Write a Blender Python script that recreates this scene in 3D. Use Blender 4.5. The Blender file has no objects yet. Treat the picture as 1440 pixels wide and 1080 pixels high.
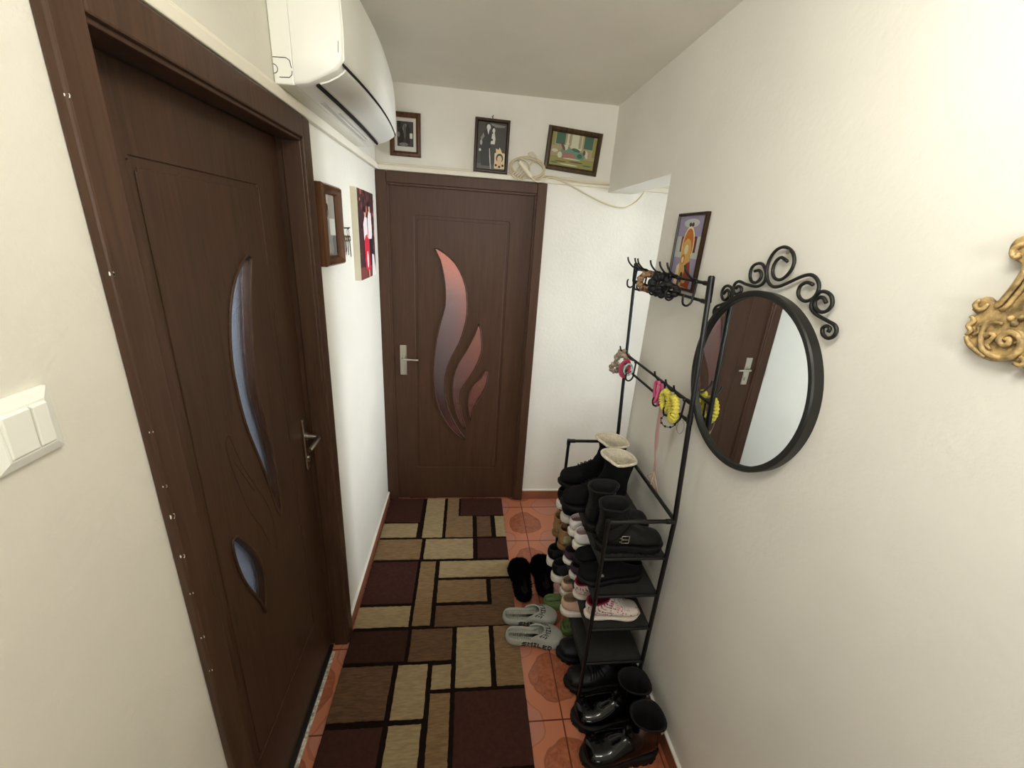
import bpy, bmesh, math, random
from mathutils import Vector, Matrix
from math import sin, cos, pi, radians
random.seed(7)
COL = bpy.context.scene.collection
W, D, H = 1.296, 2.49, 2.49          # corridor width, distance to the end wall, ceiling height
SC1=[(.926,1.773),(.949,1.781),(.964,1.773),(.97,1.757),(.965,1.74),(.953,1.73),(.936,1.728),(.921,1.735),(.908,1.75),(.903,1.769),(.91,1.787),(.926,1.8),(.949,1.806),(.971,1.8),(.985,1.786),(.992,1.766),(.99,1.744),(.977,1.722),(.956,1.71),(.932,1.712),(.905,1.724),(.875,1.739),(.854,1.747),(.837,1.748),(.822,1.741),(.811,1.729),(.809,1.713),(.817,1.699),(.835,1.69),(.853,1.694),(.864,1.705),(.864,1.72),(.853,1.729),(.841,1.731),(.828,1.728)]
SC2=[(.778,1.695),(.789,1.704),(.801,1.703),(.808,1.693),(.802,1.681),(.786,1.674),(.77,1.679),(.762,1.693),(.768,1.708),(.781,1.716),(.797,1.717),(.809,1.709),(.816,1.694),(.814,1.679),(.8,1.669),(.779,1.663),(.756,1.658),(.74,1.654),(.731,1.644),(.734,1.631),(.746,1.624),(.761,1.629),(.767,1.641),(.759,1.648),(.749,1.645),(.75,1.637)]
SC3=[(1.037,1.741),(1.019,1.744),(1.007,1.735),(1.008,1.722),(1.022,1.712),(1.04,1.714),(1.052,1.727),(1.053,1.748),(1.037,1.76),(1.014,1.761),(.995,1.746),(.987,1.73),(.991,1.714),(1.008,1.704),(1.032,1.702),(1.063,1.704),(1.093,1.708),(1.11,1.699),(1.112,1.683),(1.099,1.672),(1.08,1.677),(1.073,1.684),(1.079,1.693),(1.094,1.694),(1.1,1.686)]
SC4=[(1.153,1.664),(1.141,1.678),(1.127,1.671),(1.127,1.658),(1.143,1.647),(1.159,1.655),(1.164,1.673),(1.151,1.688),(1.129,1.689),(1.114,1.676),(1.111,1.66),(1.125,1.645),(1.15,1.634),(1.176,1.623),(1.185,1.608),(1.177,1.595),(1.16,1.598),(1.152,1.61),(1.167,1.616),(1.175,1.606)]
GOLD=[(.489,1.834),(.496,1.829),(.499,1.82),(.497,1.809),(.49,1.802),(.481,1.798),(.476,1.794),(.476,1.781),(.479,1.765),(.483,1.751),(.487,1.741),(.498,1.747),(.505,1.745),(.511,1.734),(.512,1.725),(.504,1.72),(.509,1.711),(.506,1.699),(.506,1.689),(.498,1.674),(.487,1.664),(.47,1.658),(.456,1.658),(.445,1.664),(.437,1.667),(.429,1.66),(.422,1.658)]
g1=[(.453,1.692),(.449,1.695),(.446,1.689),(.45,1.684),(.458,1.688),(.457,1.698),(.449,1.704),(.436,1.698),(.432,1.683),(.438,1.67),(.453,1.666),(.471,1.671),(.48,1.685),(.483,1.704),(.475,1.713),(.463,1.713)]
g2=[(.481,1.735),(.476,1.74),(.471,1.757),(.466,1.775),(.466,1.788)]
g3=[(.483,1.81),(.48,1.806),(.485,1.806),(.489,1.814),(.484,1.821),(.479,1.822)]
g4=[(.477,1.691),(.473,1.697),(.466,1.695),(.468,1.688),(.47,1.68),(.464,1.675)]
LP1=[(1.118,1.696),(1.092,1.681),(1.054,1.65),(1.024,1.611),(1.002,1.566),(.984,1.503),(.976,1.436),(.978,1.39),(.983,1.331),(.998,1.256),(1.025,1.174),(1.054,1.08),(1.074,1.002),(1.091,.933),(1.111,.918),(1.117,.987),(1.112,1.099),(1.101,1.184),(1.085,1.271),(1.075,1.343),(1.085,1.461),(1.097,1.523),(1.118,1.614),(1.142,1.684),(1.133,1.697)]
LP2=[(.856,1.027),(.847,1.012),(.851,.95),(.867,.88),(.899,.801),(.925,.739),(.933,.695),(.953,.752),(.961,.82),(.944,.896),(.907,.966),(.875,1.018)]
LG1=[(1.021,.861),(.989,.954),(.943,1.051),(.92,1.136),(.901,1.218),(.896,1.271),(.915,1.286),(.927,1.249),(.951,1.177),(.988,1.102),(1.03,1.018),(1.055,.935),(1.054,.818)]
LG2=[(.916,1.213),(.945,1.158),(.983,1.085)]
FP1=[(.316,1.697),(.347,1.633),(.368,1.544),(.378,1.465),(.377,1.371),(.352,1.273),(.328,1.161)]
FP1b=[(.313,1.033),(.31,.921),(.323,.779),(.359,.661),(.418,.561),(.479,.496),(.523,.47),(.478,.54),(.424,.641),(.387,.76),(.379,.877),(.394,.977),(.43,1.069),(.466,1.141)]
FP1c=[(.494,1.236),(.51,1.329),(.505,1.448),(.481,1.539),(.433,1.621),(.369,1.675)]
FP2=[(.587,1.268),(.562,1.202)]
FP2b=[(.51,1.092),(.462,1.006),(.433,.905),(.431,.81),(.449,.699),(.483,.599),(.524,.545),(.495,.642),(.479,.742),(.482,.825),(.515,.88),(.569,.976),(.604,1.076),(.607,1.147)]
FP3=[(.644,.972),(.61,.917),(.561,.861),(.537,.799),(.532,.729),(.552,.615),(.566,.694),(.596,.758),(.632,.829),(.652,.898)]

# ---------------------------------------------------------------- materials
def S(r, g, b):
    f = lambda c: (c/255/12.92 if c/255 <= .04045 else ((c/255+.055)/1.055)**2.4)
    return (f(r), f(g), f(b), 1)
MATS = {}
def mat(name, rgb, rough=.6, metal=0, spec=.5, noise=0, nscale=20, bump=0, bscale=60, coat=0, trans=0, stretch=(1,1,1), rgb2=None, ior=1.45, sheen=0):
    if name in MATS: return MATS[name]
    m = bpy.data.materials.new(name); m.use_nodes = True
    nt = m.node_tree; b = nt.nodes['Principled BSDF']
    c = S(*rgb)
    b.inputs['Base Color'].default_value = c
    b.inputs['Roughness'].default_value = rough
    b.inputs['Metallic'].default_value = metal
    b.inputs['Specular IOR Level'].default_value = spec
    b.inputs['Coat Weight'].default_value = coat
    b.inputs['Coat Roughness'].default_value = .08
    b.inputs['Transmission Weight'].default_value = trans
    b.inputs['IOR'].default_value = ior
    b.inputs['Sheen Weight'].default_value = sheen
    tc = nt.nodes.new('ShaderNodeTexCoord'); mp = nt.nodes.new('ShaderNodeMapping')
    mp.inputs['Scale'].default_value = stretch
    nt.links.new(tc.outputs['Object'], mp.inputs['Vector'])
    if noise or rgb2:
        n = nt.nodes.new('ShaderNodeTexNoise'); n.inputs['Scale'].default_value = nscale; n.inputs['Detail'].default_value = 5
        nt.links.new(mp.outputs[0], n.inputs['Vector'])
        r = nt.nodes.new('ShaderNodeValToRGB'); r.color_ramp.elements[0].position = .35; r.color_ramp.elements[1].position = .65
        c2 = S(*rgb2) if rgb2 else tuple(x*(1-noise) for x in c[:3])+(1,)
        c1 = c if rgb2 else tuple(min(1, x*(1+noise)) for x in c[:3])+(1,)
        r.color_ramp.elements[0].color = c2; r.color_ramp.elements[1].color = c1
        nt.links.new(n.outputs[0], r.inputs[0]); nt.links.new(r.outputs[0], b.inputs['Base Color'])
    if bump:
        n = nt.nodes.new('ShaderNodeTexNoise'); n.inputs['Scale'].default_value = bscale; n.inputs['Detail'].default_value = 4
        nt.links.new(mp.outputs[0], n.inputs['Vector'])
        bp = nt.nodes.new('ShaderNodeBump'); bp.inputs['Strength'].default_value = bump; bp.inputs['Distance'].default_value = .01
        nt.links.new(n.outputs[0], bp.inputs['Height']); nt.links.new(bp.outputs[0], b.inputs['Normal'])
    MATS[name] = m
    return m
def wood(name, dark, light, rough=.34):
    m = mat(name, light, rough, spec=.3)
    nt = m.node_tree; b = nt.nodes['Principled BSDF']
    tc = nt.nodes['Texture Coordinate'] if 'Texture Coordinate' in nt.nodes else nt.nodes.new('ShaderNodeTexCoord')
    mp = nt.nodes.new('ShaderNodeMapping'); mp.inputs['Scale'].default_value = (1, 1, .06)
    nt.links.new(tc.outputs['Object'], mp.inputs['Vector'])
    n = nt.nodes.new('ShaderNodeTexNoise'); n.inputs['Scale'].default_value = 55; n.inputs['Detail'].default_value = 8; n.inputs['Distortion'].default_value = 1.2
    nt.links.new(mp.outputs[0], n.inputs['Vector'])
    r = nt.nodes.new('ShaderNodeValToRGB'); r.color_ramp.elements[0].position = .3; r.color_ramp.elements[1].position = .7
    r.color_ramp.elements[0].color = S(*dark); r.color_ramp.elements[1].color = S(*light)
    nt.links.new(n.outputs[0], r.inputs[0]); nt.links.new(r.outputs[0], b.inputs['Base Color'])
    bp = nt.nodes.new('ShaderNodeBump'); bp.inputs['Strength'].default_value = .12; bp.inputs['Distance'].default_value = .003
    nt.links.new(n.outputs[0], bp.inputs['Height']); nt.links.new(bp.outputs[0], b.inputs['Normal'])
    return m
def plaster(name, rgb, scale=38, strength=.35):
    m = mat(name, rgb, .85, spec=.25)
    nt = m.node_tree; b = nt.nodes['Principled BSDF']
    tc = nt.nodes['Texture Coordinate']
    n = nt.nodes.new('ShaderNodeTexNoise'); n.inputs['Scale'].default_value = scale; n.inputs['Detail'].default_value = 6; n.inputs['Roughness'].default_value = .6
    v = nt.nodes.new('ShaderNodeTexVoronoi'); v.inputs['Scale'].default_value = scale*1.6
    nt.links.new(tc.outputs['Object'], n.inputs['Vector']); nt.links.new(n.outputs['Color'], v.inputs['Vector'])
    n2 = nt.nodes.new('ShaderNodeTexNoise'); n2.inputs['Scale'].default_value = 3; n2.inputs['Detail'].default_value = 5
    nt.links.new(tc.outputs['Object'], n2.inputs['Vector'])
    r = nt.nodes.new('ShaderNodeValToRGB'); r.color_ramp.elements[0].position = .3; r.color_ramp.elements[1].position = .7
    c = S(*rgb); r.color_ramp.elements[0].color = tuple(x*.93 for x in c[:3])+(1,); r.color_ramp.elements[1].color = c
    nt.links.new(n2.outputs[0], r.inputs[0]); nt.links.new(r.outputs[0], b.inputs['Base Color'])
    bp = nt.nodes.new('ShaderNodeBump'); bp.inputs['Strength'].default_value = strength; bp.inputs['Distance'].default_value = .006
    nt.links.new(n.outputs[0], bp.inputs['Height']); nt.links.new(bp.outputs[0], b.inputs['Normal'])
    return m
M_WALL = plaster('cream_plaster', (233, 230, 219), 60, .16)
M_WALLR = plaster('rough_cream_plaster', (218, 214, 200), 42, .26)
M_CEIL = plaster('ceiling_paint', (234, 230, 218), 24, .08)
M_WHITEPAINT = mat('white_paint', (236, 232, 222), .5)
M_DOOR = wood('brown_door_laminate', (68, 46, 33), (80, 55, 40), .44)
M_DOOR2 = wood('brown_oak_laminate', (60, 42, 30), (78, 55, 40), .42)
M_STEEL = mat('brushed_nickel', (190, 185, 172), .3, 1)
M_BLACKMETAL = mat('black_powder_coat', (16, 16, 16), .38)
M_IRON = mat('black_wrought_iron', (38, 38, 34), .42, .3)
M_PLASTIC = mat('white_abs_plastic', (236, 236, 226), .32)
M_PLASTIC_GREY = mat('grey_louver_plastic', (178, 172, 168), .4)
M_DARK = mat('dark_gap', (14, 12, 12), .8)
# ---------------------------------------------------------------- mesh collection
class MB:
    def __init__(s): s.v = []; s.f = []; s.m = []; s.mi = 0
    def add(s, vs, fs):
        o = len(s.v); s.v += [tuple(p) for p in vs]; s.f += [tuple(i+o for i in f) for f in fs]; s.m += [s.mi]*len(fs); return s
    def box(s, a, b):
        x0, y0, z0 = [min(p, q) for p, q in zip(a, b)]; x1, y1, z1 = [max(p, q) for p, q in zip(a, b)]
        return s.add([(x0,y0,z0),(x1,y0,z0),(x1,y1,z0),(x0,y1,z0),(x0,y0,z1),(x1,y0,z1),(x1,y1,z1),(x0,y1,z1)],
                     [(0,3,2,1),(4,5,6,7),(0,1,5,4),(1,2,6,5),(2,3,7,6),(3,0,4,7)])
    def loft(s, rings, closed=True, cap0=True, cap1=True, loop=False):
        n = len(rings[0]); vs = [p for r in rings for p in r]; fs = []
        R = len(rings)
        for i in range(R if loop else R-1):
            j = (i+1) % R
            for k in range(n if closed else n-1):
                l = (k+1) % n
                fs.append((i*n+k, i*n+l, j*n+l, j*n+k))
        if cap0 and not loop: fs.append(tuple(reversed(range(n))))
        if cap1 and not loop: fs.append(tuple((R-1)*n+k for k in range(n)))
        return s.add(vs, fs)
    def tube(s, pts, r, seg=8, loop=False, caps=True):
        pts = [Vector(p) for p in pts]; n = len(pts); rings = []
        up = None
        for i, p in enumerate(pts):
            a = pts[(i-1) % n] if (i or loop) else p; b = pts[(i+1) % n] if (i < n-1 or loop) else p
            t = (b-a)
            if t.length < 1e-9: t = Vector((0,0,1))
            t.normalize()
            if up is None:
                up = Vector((0,0,1)) if abs(t.z) < .9 else Vector((1,0,0))
                up = (up - t*up.dot(t)).normalized()
            else:
                up = up - t*up.dot(t)
                up = up.normalized() if up.length > 1e-6 else Vector((1,0,0))
            w = t.cross(up); rr = r[i] if isinstance(r, (list, tuple)) else r
            rings.append([p+up*cos(2*pi*k/seg)*rr+w*sin(2*pi*k/seg)*rr for k in range(seg)])
        return s.loft(rings, True, caps, caps, loop)
    def cyl(s, a, b, r, seg=20, r2=None): return s.tube([a, b], [r, r if r2 is None else r2], seg)
    def build(s, name, mats, parent=None, smooth=False, bevel=0, sub=0, recalc=True):
        me = bpy.data.meshes.new(name)
        off = root_off(parent)
        me.from_pydata([tuple(Vector(p)-off) for p in s.v], [], s.f)
        if not isinstance(mats, (list, tuple)): mats = [mats]
        for m in mats: me.materials.append(m)
        for p, i in zip(me.polygons, s.m): p.material_index = min(i, len(mats)-1)
        bm = bmesh.new(); bm.from_mesh(me)
        if recalc: bmesh.ops.recalc_face_normals(bm, faces=bm.faces)
        bm.to_mesh(me); bm.free()
        if smooth:
            for p in me.polygons: p.use_smooth = True
            if smooth != 'all': me.set_sharp_from_angle(angle=radians(smooth if smooth is not True else 42))
        o = bpy.data.objects.new(name, me); COL.objects.link(o)
        if parent is not None:
            o.parent = parent
        if bevel:
            b = o.modifiers.new('bevel', 'BEVEL'); b.width = bevel; b.segments = 2; b.limit_method = 'ANGLE'; b.angle_limit = radians(40)
        if sub:
            q = o.modifiers.new('sub', 'SUBSURF'); q.levels = sub; q.render_levels = sub
        return o
WORLD = set()      # things whose parts are written in room coordinates
def root_off(p):
    while p is not None and p.parent: p = p.parent
    return Vector(p.location) if (p is not None and p.name in WORLD) else Vector((0,0,0))
def empty(name, loc=(0,0,0), rz=0, world=True, parent=None):
    o = bpy.data.objects.new(name, None); COL.objects.link(o); o.location = loc; o.rotation_euler = (0,0,rz); o.empty_display_size = .05
    if world: WORLD.add(o.name)
    if parent: o.parent = parent
    return o
def tag(o, label, cat, group=None):
    o['label'] = label; o['category'] = cat
    if group: o['group'] = group
    return o
def struct(o): o['kind'] = 'structure'; return o
def sub_offset(parent):     # a sub-part of a mesh part: parent sits at the thing's origin
    WORLD.add(parent.name)
def smoothpath(pts, n=4, loop=False):
    P = [Vector(p) for p in pts]; out = []; N = len(P)
    rng = N if loop else N-1
    for i in range(rng):
        p0 = P[(i-1) % N] if (i > 0 or loop) else P[0]; p1 = P[i]; p2 = P[(i+1) % N]; p3 = P[(i+2) % N] if (i < N-2 or loop) else P[-1]
        for k in range(n):
            t = k/n
            out.append(.5*((2*p1)+(-p0+p2)*t+(2*p0-5*p1+4*p2-p3)*t*t+(-p0+3*p1-3*p2+p3)*t**3))
    if not loop: out.append(P[-1])
    return out
def dup(root, label, loc=None, rz=None, name=None):
    def rec(o, par):
        c = o.copy(); COL.objects.link(c); c.parent = par
        for ch in [x for x in bpy.data.objects if x.parent == o]: rec(ch, c)
        return c
    r = rec(root, None); r['label'] = label
    if loc: r.location = loc
    if rz is not None: r.rotation_euler = (0,0,rz)
    return r
def plate2d(name, outer_loops, thick, bevel, to3, mats, parent=None, res=2):
    """flat plate with holes: loops of 2D points (first outer, then holes) extruded, bevelled and turned to a mesh by mapping to3(u,v,w)"""
    cu = bpy.data.curves.new(name, 'CURVE'); cu.dimensions = '2D'; cu.fill_mode = 'BOTH'
    cu.extrude = max(thick/2-bevel, 0); cu.bevel_depth = bevel; cu.bevel_resolution = res; cu.offset = -bevel
    for lp in outer_loops:
        sp = cu.splines.new('POLY'); sp.points.add(len(lp)-1); sp.use_cyclic_u = True
        for q, (u, v) in zip(sp.points, lp): q.co = (u, v, 0, 1)
    tmp = bpy.data.objects.new('tmp', cu); COL.objects.link(tmp)
    dg = bpy.context.evaluated_depsgraph_get(); me = bpy.data.meshes.new_from_object(tmp.evaluated_get(dg))
    bpy.data.objects.remove(tmp)
    off = root_off(parent)
    for v in me.vertices: v.co = Vector(to3(v.co.x, v.co.y, v.co.z)) - off
    bm = bmesh.new(); bm.from_mesh(me); bmesh.ops.remove_doubles(bm, verts=bm.verts, dist=1e-5); bmesh.ops.recalc_face_normals(bm, faces=bm.faces); bm.to_mesh(me); bm.free()
    me.materials.clear()
    for m in (mats if isinstance(mats, (list, tuple)) else [mats]): me.materials.append(m)
    for p in me.polygons: p.material_index = 0; p.use_smooth = False
    o = bpy.data.objects.new(name, me); COL.objects.link(o)
    if parent is not None: o.parent = parent
    return o
def cr2(loop, n=4): return [(p.x, p.y) for p in smoothpath([(a, b, 0) for a, b in loop], n, True)]
def shapes(specs):          # flat shapes in a picture plane, returned as (pts2d, matindex)
    out = []
    for sp in specs:
        if sp[0] == 'e':
            _, cx, cy, rx, ry, mi = sp[:6]; rot = sp[6] if len(sp) > 6 else 0
            out.append(([(cx+rx*cos(a)*cos(rot)-ry*sin(a)*sin(rot), cy+rx*cos(a)*sin(rot)+ry*sin(a)*cos(rot)) for a in [2*pi*k/18 for k in range(18)]], mi))
        else: out.append((sp[1], sp[2]))
    return out
def picture_mesh(name, to3, w, h, specs, mats, parent):
    mb = MB(); lay = 0
    mb.mi = 0; mb.add([to3(0,0,0), to3(w,0,0), to3(w,h,0), to3(0,h,0)], [(0,1,2,3)])
    for pts, mi in shapes(specs):
        lay += .00003; mb.mi = mi
        mb.add([to3(min(max(a,0),1)*w, min(max(b,0),1)*h, lay) for a, b in pts], [tuple(range(len(pts)))])
    o = mb.build(name, mats, parent, recalc=False)
    return o
def frame_mesh(to3, w, h, prof, mi=0):
    """mitred picture frame; prof = list of (inset, height) from the outside in"""
    mb = MB(); rings = []
    for ins, ht in prof:
        rings.append([to3(ins, ins, ht), to3(w-ins, ins, ht), to3(w-ins, h-ins, ht), to3(ins, h-ins, ht)])
    mb.loft(rings, True, False, False); return mb
# ================================================================ THE SETTING
def tile_material():
    m = mat('terracotta_tile', (196, 112, 78), .3, coat=.25)
    nt = m.node_tree; b = nt.nodes['Principled BSDF']; L = nt.links
    tc = nt.nodes['Texture Coordinate']
    T = .342
    def N(t, **k):
        n = nt.nodes.new(t)
        for a, v in k.items(): setattr(n, a, v)
        return n
    def math_(op, a, b_=None, c=None):
        n = N('ShaderNodeMath', operation=op)
        for i, x in enumerate((a, b_, c)):
            if x is None: continue
            if isinstance(x, (int, float)): n.inputs[i].default_value = x
            else: L.new(x, n.inputs[i])
        return n.outputs[0]
    sep = N('ShaderNodeSeparateXYZ'); L.new(tc.outputs['Object'], sep.inputs[0])
    def cell(o, shift): return math_('FRACT', math_('DIVIDE', math_('ADD', o, shift), T))
    u = cell(sep.outputs[0], -(.928-3*T)+T*4*0); v = cell(sep.outputs[1], -(2.04-6*T))
    # distance to the grout
    du = math_('MINIMUM', u, math_('SUBTRACT', 1, u)); dv = math_('MINIMUM', v, math_('SUBTRACT', 1, v))
    grout = math_('LESS_THAN', math_('MINIMUM', du, dv), .008)
    # petals centred on grout crossings and mid-edges, with a wavy rim
    nz = N('ShaderNodeTexNoise'); nz.inputs['Scale'].default_value = 9; L.new(tc.outputs['Object'], nz.inputs['Vector'])
    wob = math_('MULTIPLY', math_('SUBTRACT', nz.outputs[0], .5), .18)
    um = math_('SUBTRACT', math_('ABSOLUTE', math_('SUBTRACT', u, .5)), 0)
    r1 = math_('SQRT', math_('ADD', math_('POWER', du, 2), math_('POWER', math_('SUBTRACT', v, .5), 2)))
    petal = math_('LESS_THAN', math_('ADD', r1, wob), .30)
    ring = math_('LESS_THAN', math_('ABSOLUTE', math_('SUBTRACT', math_('ADD', r1, wob), .30)), .012)
    r2 = math_('SQRT', math_('ADD', math_('POWER', um, 2), math_('POWER', dv, 2)))
    lens = math_('LESS_THAN', math_('ADD', r2, wob), .27)
    ring2 = math_('LESS_THAN', math_('ABSOLUTE', math_('SUBTRACT', math_('ADD', r2, wob), .27)), .010)
    n2 = N('ShaderNodeTexNoise'); n2.inputs['Scale'].default_value = 26; n2.inputs['Detail'].default_value = 6; n2.inputs['Distortion'].default_value = 2.5; L.new(tc.outputs['Object'], n2.inputs['Vector'])
    def mix(f, a, bb):
        n = N('ShaderNodeMix', data_type='RGBA'); 
        L.new(f, n.inputs[0]) if not isinstance(f, float) else setattr(n.inputs[0], 'default_value', f)
        for i, x in ((6, a), (7, bb)):
            if isinstance(x, tuple): n.inputs[i].default_value = x
            else: L.new(x, n.inputs[i])
        return n.outputs[2]
    base = mix(math_('MULTIPLY', nz.outputs[0], .5), S(194, 124, 94), S(180, 108, 78))
    marb = mix(math_('MULTIPLY_ADD', math_('SUBTRACT', n2.outputs[0], .5), 3.0, .5), S(142, 80, 54), S(174, 104, 74))
    pink = mix(.5, S(188, 130, 112), S(180, 118, 98))
    c = mix(lens, base, pink); c = mix(ring2, c, S(172, 104, 76))
    c = mix(petal, c, marb); c = mix(ring, c, S(150, 88, 62))
    c = mix(grout, c, S(104, 46, 26))
    L.new(c, b.inputs['Base Color'])
    bp = N('ShaderNodeBump'); bp.inputs['Strength'].default_value = .5; bp.inputs['Distance'].default_value = .002; bp.invert = True
    L.new(grout, bp.inputs['Height']); L.new(bp.outputs[0], b.inputs['Normal'])
    return m
M_TILE = tile_material()
M_SKIRT = mat('terracotta_skirting_tile', (142, 88, 64), .35, noise=.15, nscale=8)
T = .15
YB = -2.3        # the wall behind the photographer
XS = 3.1         # far end of the side passage
mb = MB(); mb.box((-.5, YB-T, -.08), (XS+T, D+1.1, 0)); struct(mb.build('floor', M_TILE))
mb = MB(); mb.box((-T, YB-T, H), (W+T, D+T, H+.1)); struct(mb.build('ceiling', M_CEIL))
# left wall with its door opening
DL0, DL1, DT = .645, 1.386, 2.02
OL0, OL1, OT = .61, 1.425, 2.055     # the rough opening in the masonry
mb = MB()
mb.box((-T, YB, 0), (0, -1.35, H)).box((-T, -1.35, 2.1), (0, -.45, H)).box((-T, -.45, 0), (0, OL0, H))  # the gap behind the camera is added for the left fill light
mb.box((-T, OL0, OT), (0, OL1, H)).box((-T, OL1, 0), (0, D, H))
struct(mb.build('wall_left', M_WALLR))
# end wall with its door opening
mb = MB(); mb.box((-T, D, 0), (.06, D+T, H)).box((.06, D, 2.02), (.878, D+T, H)).box((.878, D, 0), (XS, D+T, H))
struct(mb.build('wall_back', M_WALL))
# right wall, and the beam over the side passage
YE = 1.695
mb = MB(); mb.box((W, YB, 0), (W+T, YE, H)); struct(mb.build('wall_right', M_WALL))
mb = MB(); mb.box((W, YE, 2.062), (W+.14, D, H)); struct(mb.build('trim_1', M_WALL))
mb = MB(); mb.box((W+T, YE-T, 0), (XS, YE, 2.3)); struct(mb.build('wall_side', M_WALL))
mb = MB(); mb.box((W+.14, YE-T, 2.18), (XS+T, D, 2.3)); struct(mb.build('ceiling_side', M_CEIL))
# the window at the end of the side passage: wall pieces, frame, glass
mb = MB(); mb.box((XS, YE-T, 0), (XS+T, D+T, .5)).box((XS, YE-T, 2.1), (XS+T, D+T, 2.3)).box((XS, YE-T, .5), (XS+T, 1.75, 2.1)).box((XS, 2.44, .5), (XS+T, D+T, 2.1))
struct(mb.build('wall_window', M_WALL))
M_GLASS = mat('clear_glass', (255, 255, 255), 0, trans=1)
def window(n, a0, a1, z0, z1, fix, axis):
    w = struct(empty('window_%d' % n, (fix, (a0+a1)/2, z0) if axis == 'y' else ((a0+a1)/2, fix, z0)))
    f = MB(); t = .045
    def bx(p0, p1, q0, q1, dd=.03):
        if axis == 'y': f.box((fix-dd, p0, q0), (fix+dd, p1, q1))
        else: f.box((p0, fix-dd, q0), (p1, fix+dd, q1))
    bx(a0, a1, z0, z0+t); bx(a0, a1, z1-t, z1); bx(a0, a0+t, z0, z1); bx(a1-t, a1, z0, z1); m = (a0+a1)/2; bx(m-.02, m+.02, z0, z1)
    f.build('window_frame', M_WHITEPAINT, w)
    g = MB()
    if axis == 'y': g.box((fix-.003, a0+t, z0+t), (fix+.003, a1-t, z1-t))
    else: g.box((a0+t, fix-.003, z0+t), (a1-t, fix+.003, z1-t))
    go = g.build('window_pane', M_GLASS, w)
window(1, 1.75, 2.44, .5, 2.1, XS+.08, 'y')
# wall behind the photographer; its window is added for the rear fill light
mb = MB(); mb.box((-T, YB-T, 0), (W+T, YB, .9)).box((-T, YB-T, 2.15), (W+T, YB, H)).box((-T, YB-T, .9), (.06, YB, 2.15)).box((.9, YB-T, .9), (W+T, YB, 2.15))
struct(mb.build('wall_front', M_WALL))
window(2, .06, .9, .9, 2.15, YB-.08, 'x')
# narrow moulding above the doors, where the upper wall starts
M_MOULD = mat('moulding_paint', (226, 220, 202), .5)
mb = MB(); mb.box((0, YB, 2.083), (.018, D, 2.108)).box((0, YB, 2.108), (.010, D, 2.118)); struct(mb.build('trim_2', M_MOULD, bevel=.003))
mb = MB(); mb.box((.018, D-.018, 2.083), (XS, D, 2.108)).box((.018, D-.010, 2.108), (W, D, 2.118)); struct(mb.build('trim_3', M_MOULD, bevel=.003))
# skirting
def skirt(name, a, b, n):
    m_ = MB(); x0, y0 = a; x1, y1 = b; nx, ny = n
    m_.mi = 0; m_.box((x0, y0, 0), (x1+nx*.012, y1+ny*.012, .068)); m_.mi = 1; m_.box((x0, y0, .068), (x1+nx*.013, y1+ny*.013, .078))
    struct(m_.build(name, [M_SKIRT, M_WHITEPAINT], bevel=.002))
skirt('baseboard_left', (0, 1.448), (0, D-.03), (1, 0))
skirt('baseboard_back', (.94, D), (XS, D), (0, -1))
skirt('baseboard_right', (W, YB), (W, YE), (-1, 0))
skirt('baseboard_left_near', (0, -.45), (0, .583), (1, 0))
# ================================================================ DOORS
def glassy(name, rgb, rough=.32):
    m = mat(name, rgb, rough, trans=1, bump=.5, bscale=160, ior=1.3); return m
M_PANE = glassy('patterned_glass', (236, 236, 240))
def door_leaf(d, ring_outer, ring_w, panes, engraves, to3, outline, back, M_):
    """front skin 5 mm deep with a groove round the panel and cut-outs, on a solid core"""
    x0, z0, x1, z1 = ring_outer; rw = ring_w; n = .007
    def notch(x0, z0, x1, z1): return [(x0, z0+n), (x0+n, z0+n), (x0+n, z0), (x1-n, z0), (x1-n, z0+n), (x1, z0+n), (x1, z1-n), (x1-n, z1-n), (x1-n, z1), (x0+n, z1), (x0+n, z1-n), (x0, z1-n)]
    a, b_, c, e = outline
    rect = [(a, b_), (c, b_), (c, e), (a, e)]
    leaf = plate2d('door_leaf', [rect, notch(x0, z0, x1, z1)], .006, .0022, lambda u, v, w: to3(u, v, w+.003), M_, d)
    inner = plate2d('door_panel', [notch(x0+rw, z0+rw, x1-rw, z1-rw)]+panes, .006, .0022, lambda u, v, w: to3(u, v, w+.003), M_, d)
    core = plate2d('door_core', [rect]+panes, .034, .0012, lambda u, v, w: to3(u, v, w+.0200), M_, d)
    for k, p in enumerate(panes):     # moulding bead round each pane
        bd = MB(); bd.tube([to3(u, v, -.001) for u, v in p], .0042, 8, loop=True); bd.build('pane_bead', M_, d, smooth='all')
    for p in engraves:
        eg = MB(); eg.tube([to3(u, v, 0) for u, v in p], .0009, 6); eg.build('engraved_line', M_DARK_LINE, d, smooth='all')
M_DARK_LINE = mat('engraved_groove', (34, 22, 16), .6)
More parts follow.
